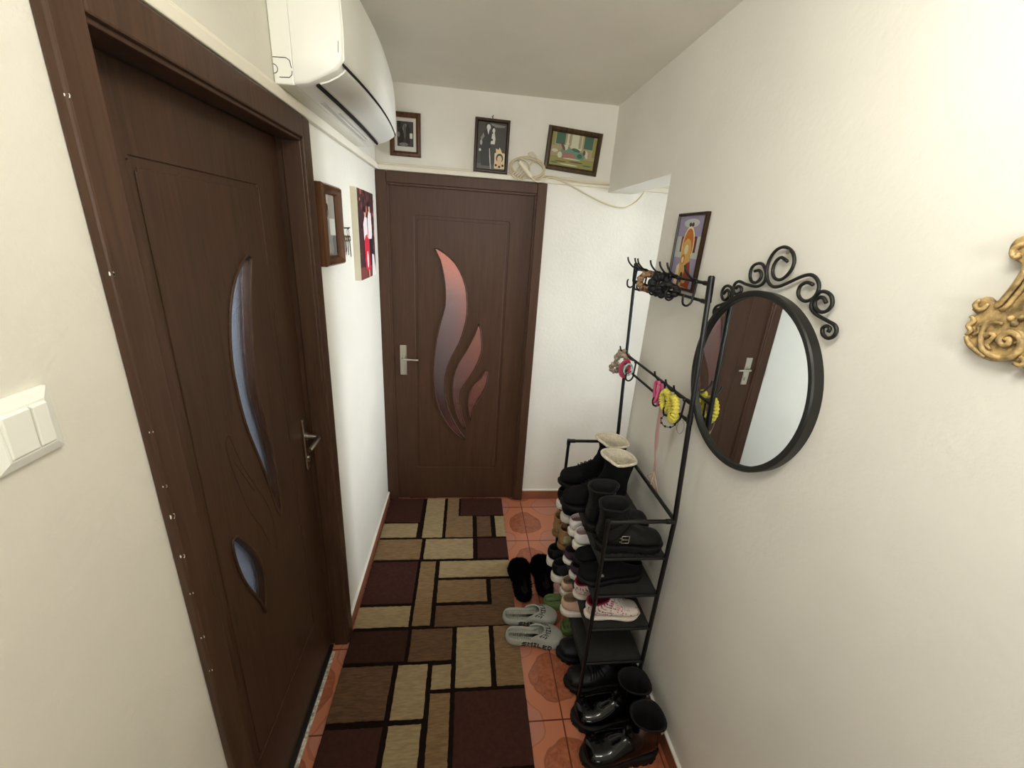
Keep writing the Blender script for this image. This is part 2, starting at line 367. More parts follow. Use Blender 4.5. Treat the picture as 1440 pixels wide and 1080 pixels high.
# ---- left door (door_1)
XL = -.062
d1 = struct(empty('door_1', (XL, 1.0, 0)))
l1 = cr2(LP1, 3); l2 = cr2(LP2, 3)
to_l = lambda u, v, w: (XL-w, u, v)
door_leaf(d1, (.775, .29, 1.24, 1.875), .016, [l1, l2], [[(p.x, p.y) for p in smoothpath([(a, b, 0) for a, b in LG1], 4)], LG2], to_l, (.648, .012, 1.383, 2.017), None, M_DOOR2)
for lp in (l1, l2):
    plate2d('glass_pane', [lp], .005, .0004, lambda u, v, w: to_l(u, v, w+.021), M_PANE, d1)
fr = MB(); J = -.105
fr.box((0, .585, 0), (.018, DL0, 2.08)).box((0, DL1, 0), (.018, 1.446, 2.08)).box((0, DL0, DT), (.018, DL1, 2.08))
fo = fr.build('door_casing', M_DOOR2, d1, bevel=.004)
fr = MB(); J = -T+.001
fr.box((J, OL0, 0), (-.0005, DL0, OT)).box((J, DL1, 0), (-.0005, OL1, OT)).box((J, DL0, DT), (-.0005, DL1, OT))
fr.box((-.045, DL1-.008, 0), (.010, DL1+.006, DT+.0)).box((-.045, DL0, DT-.008), (.010, DL1+.006, DT+.008))
fr.build('door_jamb', M_DOOR2, d1, bevel=.003)
th = MB(); th.box((-T, DL0+.001, 0), (-.048, DL1-.009, .010)); th.build('threshold', mat('black_threshold', (22, 21, 20), .5), d1)
th = MB(); th.box((-.046, DL0+.001, 0), (-.033, DL1-.04, .004)); th.build('threshold_strip', mat('white_speckled_marble', (200, 198, 186), .5, noise=.5, nscale=90), d1)
def handle(d, to3, sgn, plate_w, z0, z1, zl, yp, lever, rad=.007):
    pl = MB(); pl.box(to3(yp-plate_w/2, z0, 0), to3(yp+plate_w/2, z1, -.008)); plo = pl.build('handle_plate', M_STEEL, d, bevel=.003)
    lv = MB(); lv.tube([to3(yp, zl, -.006), to3(yp, zl, -.045), to3(yp+sgn*.01, zl, -.054), to3(yp+sgn*lever*.6, zl, -.056), to3(yp+sgn*lever, zl-.002, -.054)], [rad*1.4, rad, rad, rad, rad*.95], 12)
    lv.cyl(to3(yp, zl, -.004), to3(yp, zl, -.014), .014, 20)
    lv.build('door_handle', M_STEEL, plo, smooth=35)
    kc = MB(); kc.cyl(to3(yp, z0+.045, -.006), to3(yp, z0+.045, -.014), .009, 16); kc.box(to3(yp-.005, z0+.03, -.006), to3(yp+.005, z0+.045, -.013)); kc.build('key_cylinder', M_STEEL, plo, smooth=35)
handle(d1, to_l, -1, .032, .935, 1.135, 1.066, 1.347, .10, .008)
# white plaster chips along the casing edge
M_CHIP = mat('white_plaster_chip', (228, 226, 216), .8)
ch = MB()
for (z, s_) in ((1.915, .004), (1.703, .006), (1.30, .008), (1.215, .007), (1.02, .005), (1.36, .004), (1.13, .003), (.93, .003), (1.46, .003)):
    def blob(f, r_):
        pts = [(cos(a)*r_*random.uniform(.5, 1), sin(a)*r_*random.uniform(.7, 1.7)) for a in [2*pi*k/8 for k in range(8)]]
        ch.add([f(u, v, .0004) for u, v in pts]+[f(u, v, -.002) for u, v in pts], [tuple(range(8))]+[(k, (k+1) % 8, 8+(k+1) % 8, 8+k) for k in range(8)])
    blob(lambda u, v, w: (.018+w, .5865+abs(u), z+v), s_*.45); blob(lambda u, v, w: (.014+u*.6, .585-w, z+v), s_*.4)
ch.build('plaster_chip', M_CHIP, d1)
# ---- end door (door_2)
d2 = struct(empty('door_2', (.47, D, 0)))
YD = D-.001
to_b = lambda u, v, w: (u, YD+w, v)
b1 = cr2(FP1+FP1b+FP1c, 2); b2 = cr2(FP2+FP2b, 2); b3 = cr2(FP3, 3)
door_leaf(d2, (.2, .255, .742, 1.868), .016, [b1, b2, b3], [], to_b, (.064, .012, .874, 2.016), None, M_DOOR)
for lp in (b1, b2, b3):
    plate2d('glass_pane', [lp], .005, .0004, lambda u, v, w: to_b(u, v, w+.014), M_PANE, d2)
fr = MB(); fr.box((0, D-.024, 0), (.056, D, 2.08)).box((.882, D-.024, 0), (.938, D, 2.08)).box((.0565, D-.024, 2.024), (.8815, D, 2.08))
fr.build('door_casing', M_DOOR, d2, bevel=.004)
fr = MB(); fr.box((.052, D-.016, 0), (.066, D+T-.02, 2.022)).box((.872, D-.016, 0), (.886, D+T-.02, 2.022)).box((.052, D-.016, 2.012), (.886, D+T-.02, 2.026))
fr.build('door_jamb', M_DOOR, d2, bevel=.003)
handle(d2, to_b, 1, .042, .925, 1.118, 1.04, .125, .095)
lt = MB(); lt.box((.0605, D-.008, .86), (.0645, D-.002, 1.06)); lt.build('latch_strike', M_STEEL, d2)
# ---- rooms seen through the patterned glass
M_SALMON = mat('salmon_wall_paint', (214, 166, 150), .8); M_BLUEGREY = mat('blue_grey_wardrobe_front', (170, 182, 190), .6)
RY = D+1.0
mb = MB(); mb.mi = 0; mb.box((-.1, RY, 0), (1.1, RY+.05, 2.3)).box((-.15, D+T, 0), (-.1, RY, 2.3)).box((1.1, D+T, 0), (1.15, RY, 2.3)).box((-.15, D+T, 2.3), (1.15, RY+.05, 2.35))
struct(mb.build('wall_beyond', M_SALMON))
wd = tag(empty('wardrobe', (.3, RY-.3, 0)), 'blue grey wardrobe dimly seen through the curved glass of the far door', 'wardrobe')
c = MB(); c.box((-.05, RY-.34, .55), (.46, RY-.02, 1.42)); c.box((-.05, RY-.34, 0), (0, RY-.02, .55)).box((.41, RY-.34, 0), (.46, RY-.02, .55)); c.build('carcass', M_BLUEGREY, wd)
c = MB(); c.box((-.04, RY-.36, .57), (.20, RY-.345, 1.40)).box((.21, RY-.36, .57), (.45, RY-.345, 1.40)); c.build('door', M_BLUEGREY, wd, bevel=.003)
M_BLUEROOM = mat('grey_blue_room_paint', (206, 214, 222), .8)
mb = MB(); mb.box((-1.25, .3, 0), (-1.2, 1.9, 2.3)).box((-1.2, .25, 0), (-T, .3, 2.3)).box((-1.2, 1.9, 0), (-T, 1.95, 2.3)).box((-1.25, .25, 2.3), (-T, 1.95, 2.35)).box((-1.25, .25, -.05), (-.501, 1.95, 0))
struct(mb.build('wall_beyond_left', M_BLUEROOM))
# ================================================================ RUG
RX0, RX1, RY0, RY1 = .018, .792, -.35, 2.478
rug = tag(empty('runner_rug', (.4, 1.1, 0)), 'long brown and beige runner rug with a patchwork of carved rectangles on the tiled floor', 'rug')
def pile(name, rgb, amt=.3, st=(1, 6, 1)):
    return mat(name, rgb, .95, spec=.1, noise=amt, nscale=26, bump=.6, bscale=420, stretch=st, sheen=.1)
RM = {'base': mat('rug_dark_lines', (32, 21, 16), .95, spec=.1, bump=.7, bscale=500), 'M': mat('rug_maroon', (70, 43, 37), .95, spec=.1, noise=.12, nscale=60, bump=.6, bscale=420),
      'C': pile('rug_cream', (172, 150, 110), .16), 'T': pile('rug_tan', (142, 113, 76), .2), 'B': pile('rug_brown', (106, 76, 49), .26), 'D': mat('rug_dark_brown', (60, 39, 31), .95, spec=.1, noise=.12, nscale=60, bump=.6, bscale=420)}
blocks = '''M .01 2.22 .244 2.475
C .01 2.075 .233 2.205
C .27 2.07 .392 2.475
T .413 2.07 .490 2.475
T .488 2.07 .583 2.275
M .503 2.285 .795 2.475
B .61 2.072 .70 2.272
C .73 2.072 .795 2.272
T .01 1.888 .275 2.055
C .297 1.888 .583 2.055
M .61 1.888 .795 2.055
M .01 1.586 .270 1.87
T .287 1.454 .371 1.868
C .394 1.748 .795 1.868
T .394 1.584 .652 1.728
B .676 1.560 .795 1.728
B .394 1.443 .795 1.562
C .01 1.452 .270 1.568
D .01 1.280 .275 1.432
B .292 1.276 .481 1.432
C .501 1.152 .652 1.435
T .675 1.152 .795 1.435
B .01 1.047 .232 1.262
C .254 1.044 .380 1.260
C .401 1.152 .481 1.254
T .401 .80 .481 1.134
M .500 .868 .795 1.135
M .01 .80 .232 1.022
C .254 .80 .376 1.024
C .01 .62 .376 .78
B .401 .55 .481 .78
T .500 .62 .795 .848
M .01 .30 .25 .60
C .27 .30 .376 .60
M .401 .25 .795 .53
T .01 -.05 .376 .28
B .401 -.05 .60 .23
C .62 -.05 .795 .23
M .01 -.34 .795 -.07'''
base = MB(); nx, ny = 24, 80
base.box((RX0, RY0, .001), (RX1, RY1, .0085)); base.build('backing', RM['base'], rug, bevel=.003)
def rug_block(mb, x0, y0, x1, y1, mi, z0=.0085, z1=.0125):
    x0 = max(x0, RX0+.001); x1 = min(x1, RX1-.001); mb.mi = mi
    st = .012; nx = max(2, int((x1-x0)/st)); ny = max(2, int((y1-y0)/st))
    per = [(x0+(x1-x0)*i/nx, y0) for i in range(nx)]+[(x1, y0+(y1-y0)*i/ny) for i in range(ny)]+[(x1-(x1-x0)*i/nx, y1) for i in range(nx)]+[(x0, y1-(y1-y0)*i/ny) for i in range(ny)]
    j = [(x+random.uniform(-.0014, .0014), y+random.uniform(-.0014, .0014)) for x, y in per]
    cx, cy = (x0+x1)/2, (y0+y1)/2
    def ins(x, y, d): return (x+(d if x < cx else -d)*(abs(x-cx) > .4*(x1-x0)), y+(d if y < cy else -d)*(abs(y-cy) > .4*(y1-y0)))
    mb.loft([[(x, y, z0-.001) for x, y in j], [(x, y, z1-.0015) for x, y in j], [(*ins(x, y, .0018), z1) for x, y in j]], True, False, True)
keys = ['M', 'C', 'T', 'B', 'D']
pm = MB()
for l in blocks.split('\n'):
    k, *n = l.split(); n = list(map(float, n)); rug_block(pm, *n, keys.index(k))
pm.build('pile', [RM[k] for k in keys], rug, smooth=30)
# ================================================================ AIR CONDITIONER
ac = tag(empty('air_conditioner', (0, 1.66, 2.12)), 'white wall-mounted split air conditioner high on the left wall beside the ceiling', 'air conditioner')
A0, A1 = 1.262, 2.07
def bulge(y): s = (y-A0)/(A1-A0); return .022*(1-(2*s-1)**2)
prof = [(.052, 2.121), (.085, 2.127), (.112, 2.139), (.140, 2.153), (.160, 2.163), (.172, 2.178), (.176, 2.20), (.177, 2.25), (.174, 2.32), (.168, 2.37), (.155, 2.402), (.125, 2.418), (.052, 2.42)]
def ac_ring(y, ins=0, pr=prof):
    cx, cz = .11, 2.27
    return [(x+(bulge(y)*(x-.05)/.125 if x > .06 else 0) - (x-cx)*ins*1.2*(x > .06), y, z-(z-cz)*ins) for x, z in pr]
mb = MB(); ys = [A0+.0+(A1-A0)*i/20 for i in range(21)]
rings = [ac_ring(A0-.006, .06), ac_ring(A0-.003, .02)]+[ac_ring(y) for y in ys]+[ac_ring(A1+.003, .02), ac_ring(A1+.006, .06)]
mb.loft(rings, True); mb.build('housing', M_PLASTIC, ac, smooth=50)
mb = MB(); mb.box((.001, A0-.004, 2.119), (.051, A1+.004, 2.42)); mb.build('back_plate', M_PLASTIC, ac, bevel=.004)
# front cover, standing a little off the housing
fp = [(.168, 2.176), (.178, 2.186), (.1795, 2.25), (.1765, 2.32), (.170, 2.37), (.160, 2.400), (.154, 2.398)]
mb = MB(); mb.loft([[(x+bulge(y), y, z) for x, z in fp]+[(x-.004+bulge(y), y, z) for x, z in reversed(fp)] for y in ys], True); mb.build('front_panel', M_PLASTIC, ac, smooth=50)
# louver flap and its shadow gap under the panel
fl = [(.108, 2.133), (.130, 2.1405), (.152, 2.152), (.168, 2.163), (.173, 2.171)]
ys2 = [A0+.02+(A1-A0-.04)*i/16 for i in range(17)]
mb = MB(); mb.loft([[(x+bulge(y)*(x-.05)/.125, y, z) for x, z in fl]+[(x-.003+bulge(y)*(x-.05)/.125, y, z+.003) for x, z in reversed(fl)] for y in ys2], True); mb.build('louver', M_PLASTIC, ac, smooth=50)
mb = MB(); mb.loft([[(x+bulge(y)*(x-.05)/.125, y, z) for x, z in [(.096, 2.1275), (.103, 2.130), (.103, 2.138), (.096, 2.134)]] for y in ys2], True); mb.build('air_slot', M_DARK, ac)
mb = MB(); mb.loft([[(x+bulge(y)*(x-.05)/.125, y, z) for x, z in [(.1735, 2.1715), (.1765, 2.1745), (.174, 2.180), (.171, 2.176)]] for y in ys], True); mb.build('panel_gap', M_DARK, ac)
for k, (x0, x1) in enumerate(((.062, .075), (.078, .088))):
    mb = MB(); mb.box((x0, 1.42+.12*k, 2.1215 if k == 0 else 2.125), (x1, 1.95-.02*k, 2.128)); mb.build('service_label', mat('pale_grey_sticker', (206, 204, 198), .5), ac)
mb = MB(); ye = A0-.0045   # screw cover marked by grooves on the end face
mb.tube([(.004, ye, 2.176), (.036, ye, 2.177), (.044, ye, 2.172), (.046, ye, 2.160), (.048, ye, 2.156)], .0009, 6)
mb.build('cover_groove', M_DARK_LINE, ac); mb = MB(); mb.tube([(.048, ye, 2.150), (.047, ye, 2.142), (.040, ye, 2.135), (.016, ye, 2.134)], .0009, 6)
mb.build('cover_groove', M_DARK_LINE, ac); mb = MB(); mb.tube([(.003+.010*cos(a), ye, 2.151+.010*sin(a)) for a in [pi/2-pi*k/10 for k in range(11)]], .0009, 6)
mb.build('cover_groove', M_DARK_LINE, ac); mb = MB(); mb.tube([(.170, A0-.0035, 2.228), (.166, A0-.0055, 2.224), (.165, A0-.0055, 2.200), (.168, A0-.004, 2.195)], .0009, 6)
mb.build('cover_groove', M_DARK_LINE, ac)
# ================================================================ LIGHT SWITCH
sw = tag(empty('light_switch', (0, .428, 1.545)), 'white double rocker light switch on the cream wall left of the brown door', 'light switch')
SY0, SY1, SZ0, SZ1 = .382, .463, 1.503, 1.584
mb = MB(); mb.loft([[(0, SY0, SZ0), (0, SY1, SZ0), (0, SY1, SZ1), (0, SY0, SZ1)], [(.006, SY0, SZ0), (.006, SY1, SZ0), (.006, SY1, SZ1), (.006, SY0, SZ1)], [(.011, SY0+.012, SZ0+.012), (.011, SY1-.012, SZ0+.012), (.011, SY1-.012, SZ1-.012), (.011, SY0+.012, SZ1-.012)]], True)
mb.build('cover_plate', M_PLASTIC, sw, bevel=.0015)
for a, b in ((SY0+.014, .4285), (.4295, SY1-.014)):
    mb = MB(); mb.loft([[(.0112, a, SZ0+.014), (.0112, b, SZ0+.014), (.0112, b, SZ1-.014), (.0112, a, SZ1-.014)], [(.0135, a+.001, SZ0+.016), (.0135, b-.001, SZ0+.016), (.0155, b-.001, SZ1-.016), (.0155, a+.001, SZ1-.016)]], True)
    mb.build('rocker', M_PLASTIC, sw, bevel=.001)
# ================================================================ PICTURES
M_FRAME_DARK = wood('dark_walnut_frame', (34, 22, 14), (62, 42, 26), .35)
M_FRAME_BROWN = wood('brown_stained_frame', (58, 34, 18), (96, 62, 36), .3)
M_FRAME_OLIVE = wood('olive_brown_frame', (44, 34, 20), (84, 66, 42), .35)
G = lambda g, nm=None: mat('photo_grey_%d' % g if not nm else nm, (g, g-3, g-10), .45)
g20, g45, g80, g120, g165, g205 = [G(k) for k in (32, 56, 88, 124, 166, 208)]
def hang(name, label, cat, loc, to3, w, h, prof_, fm, photo, pmats, inset, group=None, extra=None, depth=.002):
    t = tag(empty(name, loc), label, cat, group)
    frame_mesh(to3, w, h, prof_).build('frame', fm, t)
    def t3(u, v, l): return to3(inset+u, inset+v, depth+.003+l)
    b = MB(); b.add([to3(.004, .004, .001), to3(w-.004, .004, .001), to3(w-.004, h-.004, .001), to3(.004, h-.004, .001), to3(.004, .004, depth+.002), to3(w-.004, .004, depth+.002), to3(w-.004, h-.004, depth+.002), to3(.004, h-.004, depth+.002)],
        [(0,3,2,1),(4,5,6,7),(0,1,5,4),(1,2,6,5),(2,3,7,6),(3,0,4,7)]); b.build('backing_board', g45, t)
    picture_mesh('photograph', t3, w-2*inset, h-2*inset, photo, pmats, t)
    return t
def wallpic_back(x0, z0, tilt=0):      # on the end wall, facing the photographer
    def f(u, v, w): c, s_ = cos(tilt), sin(tilt); return (x0+u*c+v*s_, D-.003-w, z0-u*s_+v*c)
    return f
# small framed photo half hidden by the air conditioner
def rectP(x0, y0, x1, y1, mi): return ('p', [(x0,y0),(x1,y0),(x1,y1),(x0,y1)], mi)
def poly(pts, mi): return ('p', pts, mi)
PF = [(0, 0), (0, .012), (.004, .017), (.014, .018), (.02, .012), (.024, .008)]
hang('framed_photograph', 'small brown framed black and white photograph partly behind the air conditioner', 'picture', (.16, D, 2.16), wallpic_back(.082, 2.155), .160, .205, PF, M_FRAME_BROWN,
     [rectP(.03,.03,.97,.97,5), rectP(.14,.16,.86,.88,2), ('e',.5,.62,.12,.2,4), ('e',.30,.45,.14,.25,1), ('e',.62,.5,.12,.3,1), rectP(.70,.40,.82,.55,5), ('e',.2,.5,.06,.08,4), ('e',.42,.22,.2,.05,4), ('e',.48,.6,.05,.22,3), rectP(.14,.70,.3,.88,1), rectP(.66,.72,.86,.88,2)],
     [mat('photo_mount_beige', (176, 158, 134), .6), g20, g45, g80, g120, g205], .022)
# wedding-style photo with a small portrait tucked in the corner
PF2 = [(0, 0), (0, .014), (.004, .018), (.012, .018), (.015, .010), (.017, .008)]
t = hang('framed_photograph', 'narrow dark framed black and white photo of a couple standing above the far door', 'picture', (.615, D, 2.12), wallpic_back(.522, 2.112, .015), .186, .258, PF2, M_FRAME_DARK,
     [rectP(.0,.0,1,1,1), poly([(.42,.98),(.98,.95),(.9,.91),(.55,.90)],3), rectP(0,.0,1,.12,2), rectP(.5,.55,1,.9,1),
      poly([(.12,.30),(.08,.62),(.16,.78),(.30,.84),(.44,.80),(.50,.62),(.48,.30),(.46,.08),(.16,.08)],0), ('e',.34,.925,.095,.060,0), ('e',.37,.895,.07,.06,5), poly([(.32,.84),(.40,.84),(.37,.74)],5), ('e',.13,.57,.04,.06,4), ('e',.10,.41,.04,.03,5), poly([(.10,.66),(.2,.78),(.24,.70),(.14,.60)],3),
      poly([(.46,.55),(.50,.76),(.58,.80),(.62,.66),(.60,.52)],5), ('e',.535,.87,.065,.055,0), ('e',.55,.835,.048,.05,5), poly([(.48,.55),(.60,.55),(.66,.32),(.56,.05),(.46,.30)],1), poly([(.42,.46),(.44,.46),(.47,.28),(.51,.02),(.49,.02),(.44,.26)],5), ('e',.48,.64,.06,.025,0)],
     [g20, g45, g80, g120, g165, g205], .016)
nb = MB(); nb.tube([(.618, D-.004, 2.352), (.618, D-.004, 2.376), (.614, D-.006, 2.382)], .002, 6); nb.tube([(.615, D-.016, 2.372), (.62, D-.018, 2.385)], .0018, 6); nb.build('hanging_hook', M_IRON, t)
pt = tag(empty('small_portrait_card', (.675, D-.02, 2.13)), 'small cut-out portrait card of a dark-haired child tucked in the corner of the couple photo', 'photo card')
f = lambda u, v, w: (.634+u, D-.0225-w, 2.132+v)
mb = MB(); mb.add([f(0,0,0), f(.056,0,0), f(.056,.076,0), f(.04,.078,0), f(.034,.092,0), f(.026,.104,0), f(.020,.092,0), f(.006,.098,0), f(.008,.078,0), f(0,.074,0)], [tuple(range(10))]); mb.v += [(x, y+.0012, z) for x, y, z in mb.v]; mb.f.append(tuple(range(19, 9, -1))); mb.m.append(0); mb.build('card', mat('aged_card', (220, 200, 158), .6), pt)
mb = MB()
for pts, mi in shapes([('e',.028,.052,.019,.022,0), ('e',.028,.048,.013,.017,1), ('e',.028,.017,.017,.014,1), ('e',.028,.010,.006,.006,0), ('e',.046,.017,.006,.006,0), ('e',.009,.017,.006,.006,0), ('e',.028,.035,.012,.006,1)]):
    mb.mi = mi; n_ = len(mb.f); mb.add([f(a, b, .0003*(n_+1)) for a, b in pts], [tuple(range(len(pts)))])
mb.build('portrait', [g20, mat('sepia_skin', (214, 188, 150), .6)], pt, recalc=False)
# pastoral colour print, hung crooked
M_P = [mat('print_'+n_, c, .5) for n_, c in (('sand', (160, 146, 112)), ('green', (62, 98, 78)), ('olive', (140, 136, 74)), ('rose', (158, 108, 94)), ('pale', (196, 196, 168)), ('teal', (108, 134, 118)), ('umber', (96, 76, 52)))]
PF3 = [(0, 0), (0, .012), (.003, .018), (.015, .020), (.021, .014), (.026, .008)]
t = hang('framed_print', 'wide dark framed colour print of a garden gathering hung crooked above the door', 'picture', (1.06, D, 2.15), wallpic_back(.908, 2.156, .065), .302, .212, PF3, M_FRAME_OLIVE,
     [rectP(0,.45,1,1,0), rectP(0,0,1,.34,2), rectP(0,.3,1,.48,0), rectP(.10,.66,.30,1,1), rectP(.72,.62,.92,1,1), rectP(.34,.55,.68,1,4), rectP(.38,.6,.44,1,0), rectP(.60,.6,.66,1,0), rectP(.0,.6,.08,.98,2), rectP(.93,.4,1,.95,2),
      ('e',.40,.46,.17,.15,5), ('e',.33,.58,.05,.08,4), ('e',.36,.70,.035,.045,4), ('e',.27,.60,.03,.12,6,.4), ('e',.40,.34,.19,.09,3), ('e',.22,.34,.05,.09,4), ('e',.56,.54,.10,.05,1,-.3), ('e',.66,.38,.12,.12,5), ('e',.66,.38,.06,.07,1), ('e',.80,.46,.04,.12,4,.2), ('e',.86,.44,.03,.10,0), ('e',.75,.5,.03,.08,6),
      ('e',.46,.62,.04,.05,4), ('e',.25,.15,.13,.02,6), ('e',.6,.18,.16,.022,6), ('e',.85,.12,.1,.02,1), ('e',.45,.08,.2,.02,4), ('e',.1,.45,.07,.05,4), ('e',.5,.26,.2,.02,4), ('e',.58,.66,.03,.03,4), ('e',.12,.1,.08,.02,1)],
     M_P, .024)
# frame with an old portrait on the left wall
def wallpic_left(y0, z0): return lambda u, v, w: (.003+w, y0+u, z0+v)
PFL = [(0, 0), (0, .020), (.006, .028), (.016, .028), (.026, .018), (.032, .008)]
hang('framed_photograph', 'upright brown wooden frame with a faded old portrait on the white left wall', 'picture', (0, 1.62, 1.65), wallpic_left(1.488, 1.648), .212, .270, PFL, M_FRAME_BROWN,
     [rectP(0,0,1,1,3), rectP(0,.35,.55,1,4), rectP(0,0,1,.34,1), ('e',.45,.55,.2,.25,3), ('e',.42,.74,.10,.10,1), ('e',.40,.80,.12,.06,0), ('e',.45,.38,.28,.22,2), rectP(.55,.35,.95,.62,5), ('e',.35,.12,.2,.1,3), ('e',.62,.14,.12,.12,2)],
     [g20, g80, g120, mat('faded_photo', (142, 136, 122), .4), mat('faded_photo_light', (170, 164, 150), .4), mat('faded_photo_pale', (190, 186, 172), .4)], .031)
# canvas print
cv = tag(empty('canvas_print', (0, 2.18, 1.55)), 'frameless canvas print of a couple in red and white beside the far door', 'picture')
mb = MB(); mb.box((.0, 1.938, 1.556), (.028, 2.254, 1.945)); mb.build('canvas_edge', mat('cream_canvas', (214, 208, 186), .8), cv)
CM = [mat('canvas_'+n_, c, .6) for n_, c in (('dark', (62, 34, 36)), ('red', (196, 34, 58)), ('white', (226, 214, 212)), ('brown', (112, 56, 48)), ('skin', (208, 150, 128)), ('black', (28, 22, 26)), ('orange', (188, 102, 82)))]
sp = [rectP(0,0,1,1,0), rectP(0,0,1,.14,3)]
random.seed(5)
for k in range(70):
    x, y = random.random(), random.random()**.6
    sp.append(('e', x, y, .02+.03*random.random(), .012+.03*random.random(), random.choice([0, 3, 5, 6, 3, 5, 2 if k % 9 == 0 else 0])))
sp += [poly([(.30,.12),(.26,.40),(.34,.56),(.52,.58),(.60,.40),(.66,.14),(.48,.06)],1), poly([(.26,.44),(.24,.62),(.34,.72),(.48,.70),(.50,.52),(.36,.50)],2), ('e',.38,.75,.055,.05,4), ('e',.37,.79,.07,.035,5),
       poly([(.54,.46),(.52,.68),(.60,.78),(.76,.76),(.80,.52),(.74,.44)],2), ('e',.66,.82,.055,.05,4), ('e',.66,.86,.06,.03,5), poly([(.60,.14),(.58,.46),(.78,.46),(.82,.14)],5), poly([(.70,.0),(.74,.28),(.86,.26),(.98,.0)],2), ('e',.50,.50,.05,.03,4), ('e',.44,.22,.05,.10,2), ('e',.5,.05,.04,.05,4)]
picture_mesh('printed_face', lambda u, v, l: (.0285+l, 1.939+u, 1.557+v), .314, .387, sp, CM, cv)
# icon on the right wall
ic = lambda u, v, w: (W-.003-w, 1.536-u, 1.642+v)
IM = [mat('icon_'+n_, c, .3) for n_, c in (('lavender', (150, 144, 168)), ('pale', (186, 192, 186)), ('gold', (206, 166, 96)), ('orange', (188, 110, 44)), ('red', (150, 62, 48)), ('crimson', (108, 50, 52)), ('cream', (226, 208, 164)), ('dark', (70, 48, 40)))]
hang('religious_icon', 'dark framed religious icon with a golden haloed robed figure hung behind the rack', 'picture', (W, 1.43, 1.65), ic, .198, .265, [(0, 0), (0, .012), (.003, .014), (.008, .014), (.010, .009)], M_FRAME_DARK,
     [rectP(0,0,1,.42,0), rectP(0,.42,1,.72,1), rectP(0,.72,1,1,0), ('e',.5,.9,.3,.06,1), ('e',.46,.88,.05,.03,7), ('e',.56,.88,.05,.03,7), rectP(.2,.50,.30,.72,5), rectP(.70,.50,.82,.72,5), ('e',.5,.58,.24,.28,6), ('e',.5,.58,.205,.25,3), ('e',.48,.50,.19,.19,2), ('e',.5,.36,.2,.3,2), poly([(.30,.0),(.34,.30),(.48,.48),(.62,.40),(.80,.10),(.80,0)],2),
      poly([(.50,.02),(.56,.34),(.70,.38),(.84,.10),(.82,0)],4), ('e',.48,.54,.075,.07,6), ('e',.40,.40,.085,.07,3), ('e',.40,.39,.045,.045,6), poly([(.18,.02),(.20,.30),(.30,.34),(.36,.05)],6), ('e',.45,.24,.10,.10,2), ('e',.46,.14,.06,.08,7), ('e',.58,.10,.08,.04,2)],
     IM, .010, depth=.004)
# keys on a nail
ky = tag(empty('bunch_of_keys', (0, 1.815, 1.775)), 'bunch of keys on a nail between the two pictures on the left wall', 'keys')
mb = MB(); mb.tube([(.0, 1.815, 1.778), (.02, 1.815, 1.780)], .0025, 8); mb.tube([(.018, 1.804, 1.776), (.019, 1.829, 1.781)], .002, 6); mb.build('nail', M_IRON, ky)
M_KEY = mat('worn_key_metal', (120, 112, 98), .35, 1)
mb = MB(); mb.tube([(.014, 1.815+.014*cos(a), 1.762+.016*sin(a)) for a in [2*pi*k/16 for k in range(16)]], .0015, 6, loop=True); mb.build('key_ring', M_KEY, ky, smooth='all')
for k, (dy, l, an) in enumerate(((-.012, .05, -.15), (.0, .062, .06), (.012, .052, .2), (.006, .07, .12))):
    mb = MB(); c = Vector((.008+.003*k, 1.815+dy, 1.738))
    dr = Vector((0, sin(an), -cos(an))); nr = Vector((0, cos(an), sin(an)))
    mb.tube([c+nr*.010*cos(a)+dr*(-.010*sin(a)) for a in [2*pi*q/12 for q in range(12)]], .0028, 6, loop=True)
    pts = [c+dr*.010+nr*.003, c+dr*l+nr*.003, c+dr*(l+.004), c+dr*l-nr*.003, c+dr*(l*.8)-nr*.006, c+dr*(l*.7)-nr*.003, c+dr*(l*.6)-nr*.006, c+dr*(l*.5)-nr*.003, c+dr*.010-nr*.003]
    mb.loft([[p+Vector((-.001,0,0)) for p in pts], [p+Vector((.001,0,0)) for p in pts]], True); mb.build('key', M_KEY, ky)
# ================================================================ MIRROR
MY, MZ, MR = .967, 1.447, .243
mi = tag(empty('wall_mirror', (W, MY, MZ-MR)), 'round wall mirror in a black metal frame crowned with wrought scrolls', 'mirror')
mb = MB()
def circ(r, x, n=96): return [(x, MY+r*cos(2*pi*k/n), MZ+r*sin(2*pi*k/n)) for k in range(n)]
mb.loft([circ(MR+.004, W-.001), circ(MR+.006, W-.026), circ(MR+.003, W-.030), circ(MR-.007, W-.030), circ(MR-.010, W-.027), circ(MR-.010, W-.004)], True, False, False)
mb.build('frame', M_IRON, mi, smooth=35)
mb = MB(); mb.loft([circ(MR-.008, W-.006), circ(MR-.008, W-.019)], True); mb.build('mirror_glass', mat('silver_mirror', (236, 240, 240), .0, 1), mi)
for n_, s_ in enumerate((SC1, SC2, SC3, SC4)):
    pts = smoothpath([(W-.014, a, b) for a, b in s_], 3); R = [.0042]*len(pts)
    mb = MB(); mb.tube(pts, R, 8); mb.build('scroll', M_IRON, mi, smooth='all')
mb = MB(); mb.cyl((W, .930, 1.795), (W-.016, .930, 1.795), .0035, 10); mb.cyl((W-.015, .930, 1.795), (W-.018, .930, 1.795), .006, 12); mb.build('hanging_nail', M_STEEL, mi)
